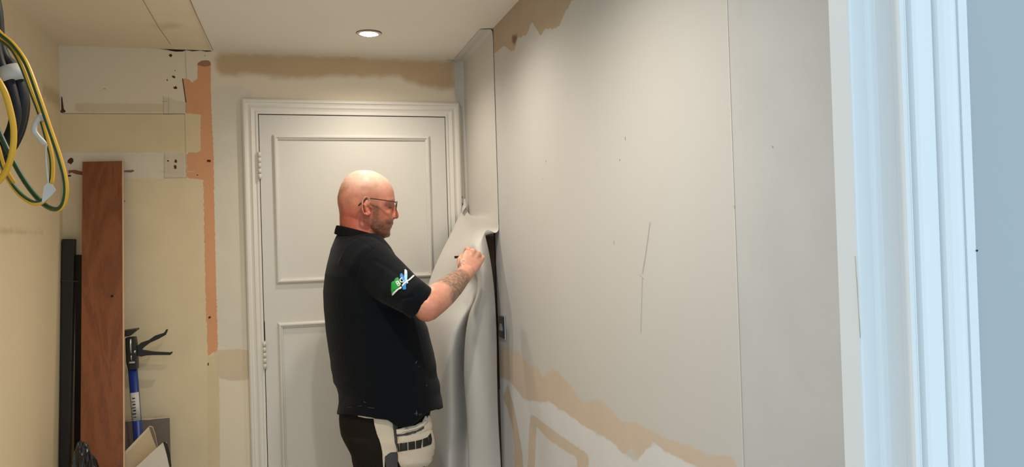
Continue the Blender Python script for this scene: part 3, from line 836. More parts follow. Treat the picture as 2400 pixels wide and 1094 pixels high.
# label wrapped on the tube
ax = nrm(hb_ - base); la = P(319, 918, YP); s0 = np.dot(la - base, ax); s1 = np.dot(P(325, 984, YP - .01) - base, ax)
ref = nrm(np.cross(ax, [0, 1, 0])); bk_ = np.cross(ref, ax)
rr = [[base + ax * s + .0169 * (math.cos(a) * ref + math.sin(a) * bk_) for a in np.linspace(math.radians(-155), math.radians(-35), 14)] for s in (s1, s0)]
if np.dot(bk_, [0, -1, 0]) > 0:
    rr = [[base + ax * s + .0169 * (math.cos(a) * ref + math.sin(a) * bk_) for a in np.linspace(math.radians(155), math.radians(35), 14)] for s in (s1, s0)]
v, f = loft_vf(rr, False, False); lo = mesh('sticker', v, f, M['label_white'], e, True); sd = lo.modifiers.new('t', 'SOLIDIFY'); sd.thickness = .0004; sd.offset = 0
for k in range(7):
    s = s1 + (s0 - s1) * (.12 + .11 * k); w = .003 + .004 * ((k * 37) % 5) / 5
    sg = -1 if np.dot(bk_, [0, -1, 0]) < 0 else 1
    a = np.linspace(math.radians(sg * 100), math.radians(sg * (65 - 15 * ((k * 3) % 2))), 5)
    rr = [[base + ax * q + .0173 * (math.cos(x) * ref + math.sin(x) * bk_) for x in a] for q in (s, s + w)]
    v, f = loft_vf(rr, False, False); mesh('print_mark', v, f, M['ink'], lo)

# grey sheet behind
g_ = [P(270, 988, 3.262), P(291, 986, 3.262), P(330, 981, 3.262), P(397, 977, 3.262), P(400, 1094, 3.245)]
z = [x.copy() for x in g_]
lowr = down(g_[3], g_[4]); lowl = np.array([g_[0][0], lowr[1], 0])
e = prism('grey_sheet', [lowl, g_[0], g_[1], g_[2], g_[3], lowr], (0, .006, 0), M['grey_sheet']); tag(e, 'grey sheet of board leaning behind the blue prop', 'board')
rg = [P(280, 987, 3.2605), P(310, 984, 3.2605), P(330, 981, 3.2605), P(345, 979, 3.2605), P(365, 979, 3.2605), P(398, 976, 3.2605), P(397, 979, 3.2605), P(362, 982, 3.2605), P(350, 984, 3.2605), P(330, 984, 3.2605), P(300, 988, 3.2605)]
prism('torn_edge', rg, (0, .0012, 0), M['ragged_edge'], e)

# broken boards
def slanted(name, px, y, th, mface, label, edge=None, mx=None):
    """px outline top part; continues to the floor"""
    pts = [atY(u, v, y) for u, v in px]
    lowz = 0.0
    a, b = pts[0].copy(), pts[-1].copy()
    bl = np.array([a[0] + .04, y, lowz]); br = np.array([b[0] + .02, y, lowz])
    o = prism(name, [bl] + pts + [br], (0, th, 0), mface)
    tag(o, label, 'board')
    if edge:
        for i, (q, w) in enumerate(edge):
            prism('broken_edge', [atY(u, v, y - .0006) for u, v in q], (0, .0012, 0), mx[i], o)
    return o


slanted('plaster_board', [(262, 1100), (273, 1080), (300, 1050), (325, 1024), (349, 999), (357, 1001), (363, 1018), (368, 1045), (372, 1094)], 3.10, .012, M['cardboard'], 'beige broken board with slanting top edge beside the plank',
        [([(262, 1100), (273, 1080), (300, 1050), (325, 1024), (349, 999), (351, 1003), (328, 1029), (305, 1055), (280, 1083), (270, 1100)], 0), ([(349, 999), (357, 1001), (363, 1018), (369, 1048), (366, 1046), (357, 1024)], 0)], [M['ragged_edge'], M['grey_sheet']])
o = slanted('plaster_board', [(312, 1100), (330, 1084), (352, 1063), (383, 1036), (389, 1037), (396, 1060), (402, 1094)], 3.05, .010, M['board_white'], 'white board piece with a black edge lying in front of the beige board',
        [([(382, 1036), (387, 1034), (393, 1042), (399, 1066), (402, 1094), (397, 1094), (391, 1066), (386, 1048)], 0)], [M['black_plastic']])

# black bag
bm = bmesh.new(); bmesh.ops.create_icosphere(bm, subdivisions=5, radius=1.0)
c = atY(196, 1100, 2.86); top = atY(205, 1036, 2.86)
hh = top[2] - .0
for vv in bm.verts:
    p = vv.co.copy(); n_ = noise.fractal(Vector((p.x, p.y, p.z * 2.6)) * 2.2, 0.6, 2.2, 5); r_ = 1 + .25 * n_ + .26 * abs(noise.noise(Vector((p.x * 4, p.y * 4, p.z * 16)))) + .10 * abs(noise.noise(Vector((p.x * 10, p.y * 10, p.z * 36))))
    if p.z > .5: r_ *= 1 + .12 * noise.noise(p * 5 + Vector((3, 1, 2)))
    w_ = .056 + .05 * max(0, min(1, (0.45 - p.z) / 1.0))
    vv.co = Vector((c[0] + p.x * w_ * r_, 2.86 + p.y * min(w_, .065) * r_, max(.0, hh * .5 + p.z * hh * .5 * (1 + .05 * n_))))
me = bpy.data.meshes.new('rubbish_bag'); bm.to_mesh(me); bm.free(); me.materials.append(M['bag'])
o = link(bpy.data.objects.new('rubbish_bag', me)); tag(o, 'crumpled black plastic bag at the foot of the plank', 'bag')

# ================================================================== CABLES (hang close to the camera at the left)
def cable_pts(px, y):
    out = []
    for q in px:
        yy = q[2] if len(q) > 2 else y
        out.append(atY(q[0], q[1], yy))
    return out


def striped(name, px, y, r, parent, twist=0.0, sm=90):
    pts = catmull(cable_pts(px, y), sm); n = 20
    rings = tube_rings(pts, [r] * sm, n, (0, -1, 0), False)
    v, f = loft_vf(rings, True); fm = []
    for i in range(sm - 1):
        for j in range(n):
            a = (j + .5) / n * 2 * math.pi
            fm.append(0 if math.cos(a) < 0.1 else 1)
    fm += [0, 0]
    return mesh(name, v, f, [M['yellow'], M['green']], parent, True, fm)


ec = empty('earth_cable', atY(20, 100, 1.15), 'coil of green and yellow earth cable hanging at the left edge', 'cable')
YC = 1.15
striped('cable_loop', [(-40, -40, 1.19), (-22, 40, 1.17), (-2, 76, 1.15), (30, 104, 1.14), (62, 150, 1.13), (92, 230, 1.12), (116, 300, 1.12), (140, 370, 1.12), (154, 430, 1.12), (150, 474, 1.13), (132, 491, 1.14), (100, 476, 1.16), (60, 428, 1.18), (22, 360, 1.2), (-14, 280, 1.205), (-44, 190, 1.20), (-58, 110, 1.19), (-40, 62, 1.18)], YC, .0034, ec, 2.6)
striped('cable_loop', [(-34, 60, 1.17), (-6, 88, 1.16), (26, 112, 1.15), (50, 152, 1.14), (72, 210, 1.14), (92, 262, 1.14), (108, 316, 1.14), (121, 370, 1.14), (122, 412, 1.14), (118, 432, 1.14), (109, 462, 1.15)], YC, .0032, ec, 2.4)
striped('cable_loop', [(109, 462, 1.15), (96, 474, 1.15), (74, 474, 1.15), (44, 452, 1.16), (16, 412, 1.17), (-14, 352, 1.18), (-42, 280, 1.185), (-66, 190, 1.185), (-64, 110, 1.18), (-40, 70, 1.175)], YC, .0034, ec, 1.2)
striped('cable_loop', [(-74, 380, 1.11), (-96, 300, 1.11), (-96, 210, 1.10), (-64, 160, 1.09), (-22, 170, 1.08), (6, 205, 1.07), (22, 250, 1.07), (32, 305, 1.07), (28, 360, 1.07), (12, 404, 1.08), (-14, 432, 1.09), (-46, 430, 1.1), (-74, 384, 1.11)], YC, .0036, ec, 2.7)
striped('cable_loop', [(-70, 130, 1.13), (-62, 180, 1.12), (-42, 245, 1.11), (-20, 300, 1.1), (-4, 350, 1.1), (6, 385, 1.11), (20, 410, 1.13), (30, 425, 1.15)], YC, .0032, ec, 1.4)
# tape scraps
tp = [(103, 436), (112, 428), (122, 432), (131, 446), (124, 454), (112, 466), (100, 476), (98, 470)]
prism('tape_flag', [atY(u, v, 1.132) for u, v in tp], (0, .0012, 0), M['tape'], ec)
tube('tape_twist', cable_pts([(108, 282), (96, 274), (84, 288), (80, 305), (88, 318), (100, 332), (108, 338)], 1.132), [.003, .0045, .003, .0035, .003, .0035, .002], M['tape'], ec, 8, sm=30)
tube('tape_strand', cable_pts([(108, 338), (107, 360), (109, 390), (113, 430)], 1.134), [.0018, .001, .0014, .001], M['tape'], ec, 6, sm=24)
up_ = atY(-40, -40, 1.19)
tube('cable_rise', [up_, up_ + [-.004, .01, .12], up_ + [-.004, .015, ZC - up_[2]]], .0034, M['green'], ec, 10, sm=20)
bc = empty('black_cable', atY(20, 200, 1.2), 'thick black cables bound with grey tape at the left edge', 'cable')
tube('cable_core', cable_pts([(-30, -60), (-10, 20), (-4, 90), (8, 132), (30, 160), (46, 205), (50, 250), (40, 300), (20, 335), (-20, 358), (-58, 330), (-72, 250), (-58, 170), (-30, 130)], 1.255), .0085, M['cable_black'], bc, 14, sm=60)
tube('cable_core', cable_pts([(-34, -60), (-20, 30), (-12, 100), (0, 150), (18, 182), (30, 225), (36, 262), (30, 300), (8, 345), (-30, 384), (-72, 360), (-90, 270), (-74, 180), (-36, 140)], 1.240), .0075, M['cable_black'], bc, 14, sm=60)
tube('cable_core', cable_pts([(-30, 120), (0, 134), (26, 146), (40, 176), (58, 225), (58, 265), (46, 312), (22, 355), (-20, 396), (-62, 380), (-84, 290), (-70, 190), (-40, 140), (-30, 120)], 1.270), .006, M['cable_black'], bc, 14, sm=60)
pp = cable_pts([(24, 158), (30, 172), (38, 188)], 1.247)
tube('tape_wrap', pp, [.0172, .0182, .0178], M['tape'], bc, 20)
up2 = atY(-30, -60, 1.255)
tube('cable_rise', [up2, up2 + [.0, .005, .08], up2 + [0, .01, ZC - up2[2]]], .009, M['cable_black'], bc, 12, sm=20)

# ================================================================== MAN
YM = 2.70


def mp_(u, v, y=YM): return atY(u, v, y)


man = empty('person', (0.27, YM, 0), 'bald man in a navy polo shirt and glasses pressing down loose wallpaper', 'person')
B = Pieces()


def slice_ring(v, ub, uf, w, e=2.3, skew=.16, n=40, tilt=0.0):
    pb = mp_(ub, v); pf = mp_(uf, v); z = (pb[2] + pf[2]) / 2
    xb, xf = pb[0], pf[0]; cx, a = (xb + xf) / 2, (xf - xb) / 2
    out = []
    for i in range(n):
        q = 2 * math.pi * i / n; c_, s_ = math.cos(q), math.sin(q)
        x = math.copysign(abs(c_) ** (2 / e), c_); y = math.copysign(abs(s_) ** (2 / e), s_)
        y *= (1 - skew * max(0, x) - .06 * max(0, -x))
        out.append((cx + a * x, YM + w * y, z + tilt * a * x))
    return out


head = [(399.2, 846, 861, .012), (400.6, 834, 872, .030), (404, 825, 881, .044), (410, 815, 893, .055), (419, 806.5, 906, .065), (430, 800, 914.5, .072), (440, 796, 919.5, .075), (450, 793, 922.5, .0765), (462, 790.2, 924.5, .077), (469, 790.5, 925.5, .0765),
        (476, 791.2, 924.5, .076), (482, 792.5, 921.5, .075), (490, 794, 920, .0735), (498, 795, 919.5, .072), (506, 797, 919.5, .0705), (514, 803, 920.5, .0685), (519, 808, 922, .067), (523, 814, 921.5, .0655), (526.5, 820, 917.5, .0645), (530, 828, 918, .063),
        (535, 838, 916.5, .061), (541, 850, 914, .057), (548, 862, 914, .051), (554, 873, 909.5, .043), (559, 881, 901, .032), (562.5, 885, 892, .014)]
B.add(loft_vf([slice_ring(*h) for h in head]))
# neck
nk = []
for v_, ub, uf, w in [(486, 797, 872, .056), (505, 795.2, 880, .060), (520, 795.6, 884, .062), (535, 796, 886, .064), (552, 793, 890, .068), (575, 788, 895, .075), (600, 786, 898, .08)]:
    nk.append(slice_ring(v_, ub, uf, w, 2.1, 0.0))
B.add(loft_vf(nk))
# nose
B.add(tube_vf([mp_(919, 478), mp_(922.5, 487), mp_(925.5, 497), mp_(927.3, 505)], [.0075, .0085, .0105, .0118], 14))
B.add(ball_vf(mp_(927.2, 506.2), (.0115, .0125, .0105)))
for s in (-1, 1):
    B.add(ball_vf(mp_(921.5, 508.5, YM + s * .0115), (.011, .0075, .0085)))
    B.add(ball_vf(mp_(896, 499, YM + s * .030), (.030, .020, .022)))      # cheek
    B.add(tube_vf([mp_(921.5, 470, YM + s * .006), mp_(919, 468, YM + s * .030), mp_(908, 470, YM + s * .052)], [.0065, .0075, .006], 10))  # brow
    B.add(ball_vf(mp_(884, 522, YM + s * .050), (.026, .014, .022)))      # jowl
# lips and chin
B.add(tube_vf([mp_(911, 524.5, YM - .022), mp_(919, 523.5, YM - .008), mp_(919, 523.5, YM + .008), mp_(911, 524.5, YM + .022)], [.0035, .005, .005, .0035], 10))
B.add(tube_vf([mp_(909, 529.5, YM - .022), mp_(915.6, 531, YM - .008), mp_(915.6, 531, YM + .008), mp_(909, 529.5, YM + .022)], [.0035, .0055, .0055, .0035], 10))
B.add(ball_vf(mp_(906, 548), (.013, .022, .013)))
# ears
for s in (-1, 1):
    ye = YM + s * .0765
    ctr = mp_(859.5, 483, ye)
    rim = []
    for i in range(15):
        a = math.radians(-50 + 285 * i / 14)      # from the lobe round the back to the front top
        du = -math.sin(a) * 9.8; dv = -math.cos(a + math.pi) * 0
        uu = 858.5 - 10.2 * math.sin(a + .25) + (2.5 if i < 3 else 0); vv = 482.5 + 21.5 * math.cos(a + .25)
        rim.append(mp_(uu, vv, ye + s * (.009 + .006 * math.sin(max(0, min(math.pi, a))))))
    B.add(tube_vf(rim, [.0045] + [.0040] * 13 + [.003], 10))
    B.add(ball_vf(mp_(860, 482, ye + s * .003), (.0125, .008, .026)))
    B.add(ball_vf(mp_(864.0, 500, ye + s * .006), (.0085, .006, .0105)))   # lobe
    B.add(ball_vf(mp_(868.5, 488, ye + s * .004), (.005, .006, .007)))     # tragus
    B.add(tube_vf([mp_(859, 472, ye + s * .009), mp_(855.5, 483, ye + s * .0105), mp_(859, 495, ye + s * .009)], [.003, .0035, .003], 8))  # antihelix
# torso under the shirt
torso = [(556, 792, 890, .085), (575, 784, 905, .13), (595, 780, 918, .175), (640, 770, 932, .19), (700, 768, 955, .19), (770, 774, 985, .19), (850, 785, 1003, .19), (930, 800, 1010, .185), (990, 810, 990, .165), (1040, 835, 975, .15), (1080, 855, 965, .13)]
B.add(loft_vf([slice_ring(v_, ub, uf, w, 2.5, 0.0, 32) for v_, ub, uf, w in torso]))
# right arm
S = mp_(866, 628, 2.53); E_ = mp_(1004, 719, 2.375); Wr = mp_(1090, 642, 2.545); K = mp_(1114, 600, 2.60)


def along(a, b, t): return a + (b - a) * t


B.add(tube_vf([S, along(S, E_, .35), along(S, E_, .7), along(S, E_, .92)], [.042, .042, .042, .043], 20))
B.add(ball_vf(E_ + np.array([.002, 0, -.004]), (.038, .039, .0385), 20, 14))
fa = nrm(Wr - E_); side = nrm(np.cross(fa, [0, 1, 0]))
B.add(tube_vf([E_ - fa * .01, along(E_, Wr, .18) + side * .002, along(E_, Wr, .38) + side * .001, along(E_, Wr, .65), along(E_, Wr, .88), Wr + fa * .01], [.0425, .0465, .0455, .0390, .0305, (.0250, .029)], 24, (0, -1, 0)))
# hand
kn = [mp_(1099, 585, 2.602), mp_(1110, 589, 2.590), mp_(1121, 595, 2.588), mp_(1131, 604, 2.594)]
hd = nrm(np.mean(kn, axis=0) - Wr); ac = nrm(kn[3] - kn[0]); ac = nrm(ac - hd * np.dot(ac, hd)); bn = np.cross(hd, ac)
if bn[1] > 0: bn = -bn                       # back of the hand, towards the viewer
kc = np.mean(kn, axis=0)
pr_ = []
n = 24
for t, hw, ht, off in [(-.12, .026, .021, 0), (.15, .029, .021, .0), (.40, .034, .021, 0), (.65, .037, .020, 0), (.88, .038, .0175, 0), (1.02, .034, .012, 0)]:
    c_ = along(Wr, kc, t) - bn * .012 * (t > .1)
    pr_.append([c_ + hw * math.copysign(abs(math.cos(q)) ** .8, math.cos(q)) * ac + ht * math.copysign(abs(math.sin(q)) ** .8, math.sin(q)) * bn for q in np.linspace(0, 2 * math.pi, n, endpoint=False)])
B.add(loft_vf(pr_))
fl_ = [.040, .045, .042, .034]
rf = [.0103, .0105, .0101, .0094]
tips = []
for i, k_ in enumerate(kn):
    into = -bn
    a1 = k_ - bn * .002
    d1 = nrm(hd * (.62 - .05 * i) + into * .78 + ac * (.06 * (i - 1.5)))
    a2 = a1 + d1 * fl_[i]
    d2 = nrm(-hd * .45 + into * .75 - ac * .05); a3 = a2 + d2 * fl_[i] * .6
    d3 = nrm(-hd * .95 - into * .15); a4 = a3 + d3 * fl_[i] * .45
    B.add(tube_vf([along(Wr, k_, .55) - bn * .010, a1], [rf[i] * .95, rf[i]], 14))
    B.add(ball_vf(a1 + bn * .0015, rf[i] * 1.06, 14, 10))
    B.add(tube_vf([a1, along(a1, a2, .5), a2, a3, a4], [rf[i], rf[i] * .93, rf[i] * .97, rf[i] * .88, rf[i] * .78], 14))
    tips.append(a3)
# thumb: leaves the side of the palm near its base and closes on the tool
t0 = along(Wr, kc, .30) - ac * .022 - bn * .010
t1 = along(Wr, kc, .62) - ac * .036 - bn * .026; t2 = along(Wr, kc, .93) - ac * .032 - bn * .042; t3 = along(Wr, kc, 1.10) - ac * .016 - bn * .050
B.add(tube_vf([t0, t1, t2, t3], [.015, .0115, .0105, .0088], 14))
# left arm, bent in front of the far side of the body
S2 = mp_(866, 632, 2.88); E2 = np.array([.22, 2.93, 1.13]); W2 = np.array([.345, 2.90, 1.06]); K2 = np.array([.39, 2.885, 1.045])
B.add(tube_vf([S2, along(S2, E2, .5), E2], [.045, .045, .042], 18)); B.add(tube_vf([E2, along(E2, W2, .3), W2], [.042, .042, .028], 18))
h2 = nrm(K2 - W2); a2_ = nrm(np.cross(h2, [0, 1, 0])); b2_ = np.cross(h2, a2_)
B.add(loft_vf([[W2 + h2 * d + hw * math.cos(q) * a2_ + ht * math.sin(q) * b2_ for q in np.linspace(0, 2 * math.pi, 20, endpoint=False)] for d, hw, ht in [(-.01, .027, .022), (.02, .033, .021), (.05, .040, .019), (.08, .039, .016)]]))
for i in range(4):
    k_ = W2 + h2 * .082 + a2_ * (-.030 + .020 * i); d1 = nrm(h2 * .8 + b2_ * .5 * (1 if b2_[1] < 0 else -1)); d2 = nrm(h2 * .1 + b2_ * (1 if b2_[1] < 0 else -1))
    B.add(tube_vf([k_, k_ + d1 * .035, k_ + d1 * .035 + d2 * .025], [.0095, .009, .0078], 12))
B.add(tube_vf([W2 + h2 * .02 - a2_ * .024, W2 + h2 * .05 - a2_ * .048 + [0, -.01, 0], W2 + h2 * .08 - a2_ * .05 + [0, -.02, 0]], [.014, .011, .009], 12))
# legs
hipz = mp_(905, 1060)[2]
for s in (-1, 1):
    y_ = YM + s * .095; x_ = mp_(905, 1060)[0]
    B.add(tube_vf([(x_ - .0, y_, hipz + .06), (x_ - .005, y_, .62), (x_ + .002, y_ + s * .01, .46), (x_ - .01, y_ + s * .012, .30), (x_ - .025, y_ + s * .015, .09)], [.070, .066, .054, .052, .038], 18))
    B.add(tube_vf([(x_ - .03, y_ + s * .015, .06), (x_ + .05, y_ + s * .02, .05), (x_ + .14, y_ + s * .025, .04)], [.038, .036, .028], 14))
body = B.remesh('body', .0025, M['skin'], man, 9)
co = get_co(body.data)


def inv(P):
    """3-D points to pixels (used to place marks on the skin)"""
    d = P - O; z = d @ fw; return 1200 + F * (d @ RT) / z, 547 - F * (d @ UP) / z


# sculpting: sockets, lids, crease lines
headm = co[:, 2] > mp_(800, 575)[2]
for s in (-1, 1):
    for (u, v_, yo, rad, dv) in [(918, 483, .031, .013, (-.0065, 0, 0)), (908, 484, .050, .013, (-.003, -s * .004, 0)), (914.5, 484.5, .031, .0085, (.0048, 0, 0)), (868, 490, .083, .0055, (0, -s * .006, 0)), (862, 486, .085, .0065, (0, -s * .005, 0)),
                                 (884, 470, .066, .02, (0, -s * .004, 0)), (895, 512, .055, .016, (0, -s * .004, 0))]:
        c_ = mp_(u, v_, YM + s * yo); w_ = np.exp(-((co - c_) ** 2).sum(1) / (rad ** 2)) * headm
        co += w_[:, None] * np.array(dv)
for s in (-1, 1):                              # crease from the nose wing past the mouth, and under the eye
    for (u, v_, yo) in [(917, 508, .024), (914, 513, .029), (911, 518, .032), (909, 523, .033), (907, 528, .033), (913, 491, .040), (908, 492.5, .045)]:
        c_ = mp_(u, v_, YM + s * yo); w_ = np.exp(-((co - c_) ** 2).sum(1) / (.0055 ** 2)) * headm
        co += w_[:, None] * np.array((-.0022, -s * .0016, 0))
hi = np.where(headm)[0]
for i in hi:                                   # gentle unevenness of the skull
    p = Vector(co[i]); q = noise.noise(p * 38) * .0009 + noise.noise(p * 90) * .0003
    n_ = nrm(co[i] - mp_(852, 465)); co[i] += n_ * q
set_co(body.data, co)
# colours of the skin (pigment, stubble, tattoo, painted light and shade)
U, V = inv(co)
skin = np.array(lin((206, 136, 112))[:3]); red = np.array(lin((178, 88, 68))[:3]); pale = np.array(lin((244, 206, 184))[:3]); beard = np.array(lin((92, 60, 45))[:3]); stub_shade = np.array(lin((164, 116, 94))[:3]); ink = np.array(lin((104, 98, 84))[:3]); lip = np.array(lin((168, 96, 84))[:3])
col = np.tile(skin, (len(co), 1))


def ss(x, a, b):
    t = np.clip((x - a) / (b - a), 0, 1); return t * t * (3 - 2 * t)


def mixc(m_, c_):
    global col
    col = col * (1 - m_[:, None]) + c_ * m_[:, None]


hm = headm.astype(float)
fr = np.array([noise.noise(Vector(p) * 28) for p in co[hi]]); frn = np.zeros(len(co)); frn[hi] = fr
fr2 = np.array([noise.noise(Vector(p) * 260) for p in co[hi]]); frn2 = np.zeros(len(co)); frn2[hi] = fr2
mixc(hm * ss(V, 455, 512) * (1 - ss(U, 858, 885)) * .85, red)  # red neck and lower head, darkened to paint in shade from overhead light
mixc(hm * ss(V, 462, 490) * ss(U, 850, 875) * .45, red)                  # lower face reddened and darkened to paint in its shade
mixc(hm * (1 - ss(V, 412, 462)) * .9, pale)  # pale scalp, lightened further to paint in lamplight on the crown
mixc(hm * ss(frn, -.25, .25) * ss(V, 424, 446) * (1 - ss(V, 472, 492)) * (1 - ss(U, 866, 900)) * .6, stub_shade)     # shaved stubble, plus blotches painting the ragged edge of shade
side_ = ss(U, 868, 876) * ss(V, 470, 486) * (1 - ss(U, 884, 894) * (1 - ss(V, 505, 518)))
mous = ss(U, 905, 912) * ss(V, 513, 517) * (1 - ss(V, 522, 526))
chin = ss(V, 500 + .0 * U, 520) * ss(U, 862, 874) * (1 - ss(U, 896, 906) * (1 - ss(V, 529, 535)))
bd = np.clip(np.maximum(np.maximum(side_ * .95, chin), mous * .7), 0, 1) * (.82 + .35 * frn2) * hm
mixc(np.clip(bd, 0, .9), beard)
ye_ = np.abs(np.abs(co[:, 1] - YM) - .031)
mixc(hm * np.exp(-((U - 915) / 4.5) ** 2 - ((V - 486.5) / 1.8) ** 2) * .95, beard * .25)
mixc(hm * np.exp(-((U - 914) / 7) ** 2 - ((V - 481) / 5) ** 2) * .45, red * .5)                                 # eye socket shade painted into the skin
mixc(hm * np.exp(-((U - 914) / 8) ** 2 - ((V - 468.5) / 2.2) ** 2) * .35, beard)                                   # eyebrow
mixc(hm * np.exp(-((U - 914) / 5) ** 2 - ((V - 527.3) / 1.6) ** 2) * .8, lip * .6)
mixc(hm * ss(U, 926, 932) * ss(V, 496, 506) * .5, red)
mixc(hm * np.exp(-((U - 867) / 4) ** 2 - ((V - 488) / 7) ** 2) * .65, red * .35)  # ear hollow darkened, its shade put into the colour
armm = (U > 955) & (V > 560) & (V < 780)
mixc(armm * .85, np.array(lin((222, 164, 140))[:3]))
mixc(armm * ss(V, 715, 750) * .35, red)
# tattoo on the right forearm
tpar = (co - E_) @ fa / np.linalg.norm(Wr - E_); dist = np.linalg.norm(co - (E_ + np.outer((co - E_) @ fa, fa)), axis=1)
arm = (dist < .06) & (tpar > .1) & (tpar < 1.05) & (co[:, 1] < 2.62)
ai = np.where(arm)[0]; tm = np.zeros(len(co))
for i in ai:
    p = Vector(co[i]); a_ = noise.noise(p * 55); b_ = noise.noise(p * 130 + Vector((4, 2, 1)))
    rid = 1 - min(1, abs(a_) * 5); tm[i] = (.52 + .40 * rid + .35 * b_) * ss(tpar[i] + .10 * noise.noise(p * 30), .26, .36) * (1 - ss(tpar[i], .86, .93))
mixc(np.clip(tm, 0, .8), ink)
# small mark on the back of the hand
hn = (np.linalg.norm(co - kc, axis=1) < .09) & (co[:, 1] < 2.62)
for (a, b, w) in [((1079, 612), (1088, 611), 1.0), ((1079, 615), (1087, 620), 1.0), ((1078, 613), (1080, 624), 1.0), ((1075, 628), (1078, 606), 1.2)]:
    A_ = np.array(a, float); B_ = np.array(b, float); e_ = B_ - A_; w_ = np.stack([U, V], 1) - A_; t_ = np.clip((w_ @ e_) / (e_ @ e_), 0, 1); d_ = np.linalg.norm(w_ - t_[:, None] * e_, axis=1)
    mixc(hn * (1 - ss(d_, w * .5, w * 1.6)) * .75, ink * .8)
mixc((1 - ss(np.linalg.norm(co - E_, axis=1), .03, .085)) * .35, red)
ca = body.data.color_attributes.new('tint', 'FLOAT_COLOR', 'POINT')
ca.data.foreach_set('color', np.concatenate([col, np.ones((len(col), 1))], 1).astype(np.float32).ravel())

# ---- polo shirt
Sh = Pieces()
shirt_s = [(548, 790, 884, .072), (556, 786, 893, .092), (566, 782, 902, .122), (580, 776.5, 913, .168), (596, 772.5, 922, .196), (615, 767, 932, .208), (640, 761.5, 942, .214), (680, 757.5, 957, .215), (720, 758.5, 974, .213), (770, 764.5, 999, .211), (830, 772.5, 1013, .211), (868, 779, 1019, .212),
           (886, 781, 1022, .213), (900, 789, 1024.5, .211), (915, 794, 1026, .210), (935, 793.5, 1029, .212), (955, 790.5, 1031.5, .214), (966, 789.5, 1032.5, .214)]
rings = [slice_ring(v_, ub, uf, w, 2.35, 0.0, 48) for v_, ub, uf, w in shirt_s]
# inner recess at the hem
rings.append(slice_ring(966, 797, 1025, .205, 2.35, 0, 48)); rings.append(slice_ring(945, 800, 1018, .200, 2.35, 0, 48))
hem_u = [780, 845, 912, 922, 960, 990, 1003, 1040]; hem_v = [957, 969, 983, 1001, 1004, 986, 975, 965]
for k_, wgt in ((-5, .25), (-4, .6), (-3, 1.0), (-2, 1.0), (-1, .9)):
    for i_, p_ in enumerate(rings[k_]):
        if p_[1] < YM + .12:
            d_ = np.array(p_) - O; uu = 1200 + F * (d_ @ RT) / (d_ @ fw)
            zt = atY(uu, np.interp(uu, hem_u, hem_v), p_[1])[2]; zn = rings[-3][i_][2] if k_ < -3 else None
            base_z = mp_(900, 966)[2]
            blend = min(1, (YM + .12 - p_[1]) / .10) * wgt; base_z = mp_(uu, 966)[2]
            rings[k_][i_] = (p_[0], p_[1], p_[2] + (zt - base_z) * blend)
Sh.add(loft_vf(rings))
cuff = mp_(985, 710, 2.40)
sd_ = nrm(cuff - S)
Sh.add(tube_vf([mp_(846, 612, 2.60), mp_(868, 626, 2.555), mp_(895, 646, 2.525), mp_(925, 668, 2.475), mp_(950, 686, 2.425), mp_(970, 699.5, 2.393), mp_(987, 711, 2.393)], [.088, .086, .078, .068, .0620, .0585, .0575], 32, None, False))
Sh.add(tube_vf([mp_(846, 612, 2.80), mp_(866, 632, 2.88), along(S2, E2, .35), along(S2, E2, .72)], [.085, .078, .066, .060], 28, None, False))
shirt = Sh.remesh('polo_shirt', .004, M['shirt'], man, 3)
co = get_co(shirt.data); no_ = get_no(shirt.data)
U, V = inv(co)
SEAMS = [([(874, 585), (858, 600), (843, 622), (832, 652), (828, 690)], .0022, 1.6), ([(994, 672), (985, 690), (968, 712), (950, 732)], .0016, 1.3), ([(800, 560), (822, 556), (850, 566), (876, 584)], .0016, 1.4), ([(868, 700), (900, 722), (940, 740)], .004, 6), ([(880, 610), (915, 630), (955, 660)], .0025, 5), ([(905, 690), (935, 700), (968, 695)], .003, 4)]


def seg_d(u, v, a, b):
    ex, ey = b[0] - a[0], b[1] - a[1]; t = max(0, min(1, ((u - a[0]) * ex + (v - a[1]) * ey) / (ex * ex + ey * ey)))
    return math.hypot(u - a[0] - t * ex, v - a[1] - t * ey)


for i in range(len(co)):
    p = Vector(co[i]); u_, v_ = U[i], V[i]
    k_ = ss(np.array([v_]), 560, 640)[0]
    w_ = .0022 * noise.noise(p * 9)
    low_ = math.exp(-((v_ - 905) / 55) ** 2)
    w_ += low_ * .006 * noise.noise(Vector((p.x * 5, p.y * 5, p.z * 26 + .8 * p.x)))
    dg_ = noise.noise(Vector(((p.x + p.z) * 26, p.y * 6, (p.x - p.z) * 5)))
    w_ += .0035 * dg_ * math.exp(-((u_ - 905) / 70) ** 2 - ((v_ - 720) / 80) ** 2)
    w_ += .003 * noise.noise(Vector(((p.x - p.z) * 22, p.y * 7, (p.x + p.z) * 5))) * math.exp(-((u_ - 960) / 50) ** 2 - ((v_ - 680) / 60) ** 2)
    w_ += .004 * noise.noise(Vector((p.x * 22, p.y * 5, p.z * 3))) * ss(np.array([v_]), 780, 960)[0]
    if no_[i][1] < .3:
        for pl, dp, wd in SEAMS:
            d_ = min(seg_d(u_, v_, pl[k], pl[k + 1]) for k in range(len(pl) - 1))
            w_ -= dp * math.exp(-(d_ / wd) ** 2)
    co[i] += no_[i] * w_
# keep the shirt outside the body
set_co(shirt.data, co)


def bvh(o):
    me = o.data; c_ = get_co(me); return BVHTree.FromPolygons([tuple(x) for x in c_], [tuple(p.vertices) for p in me.polygons])


tree = bvh(shirt)


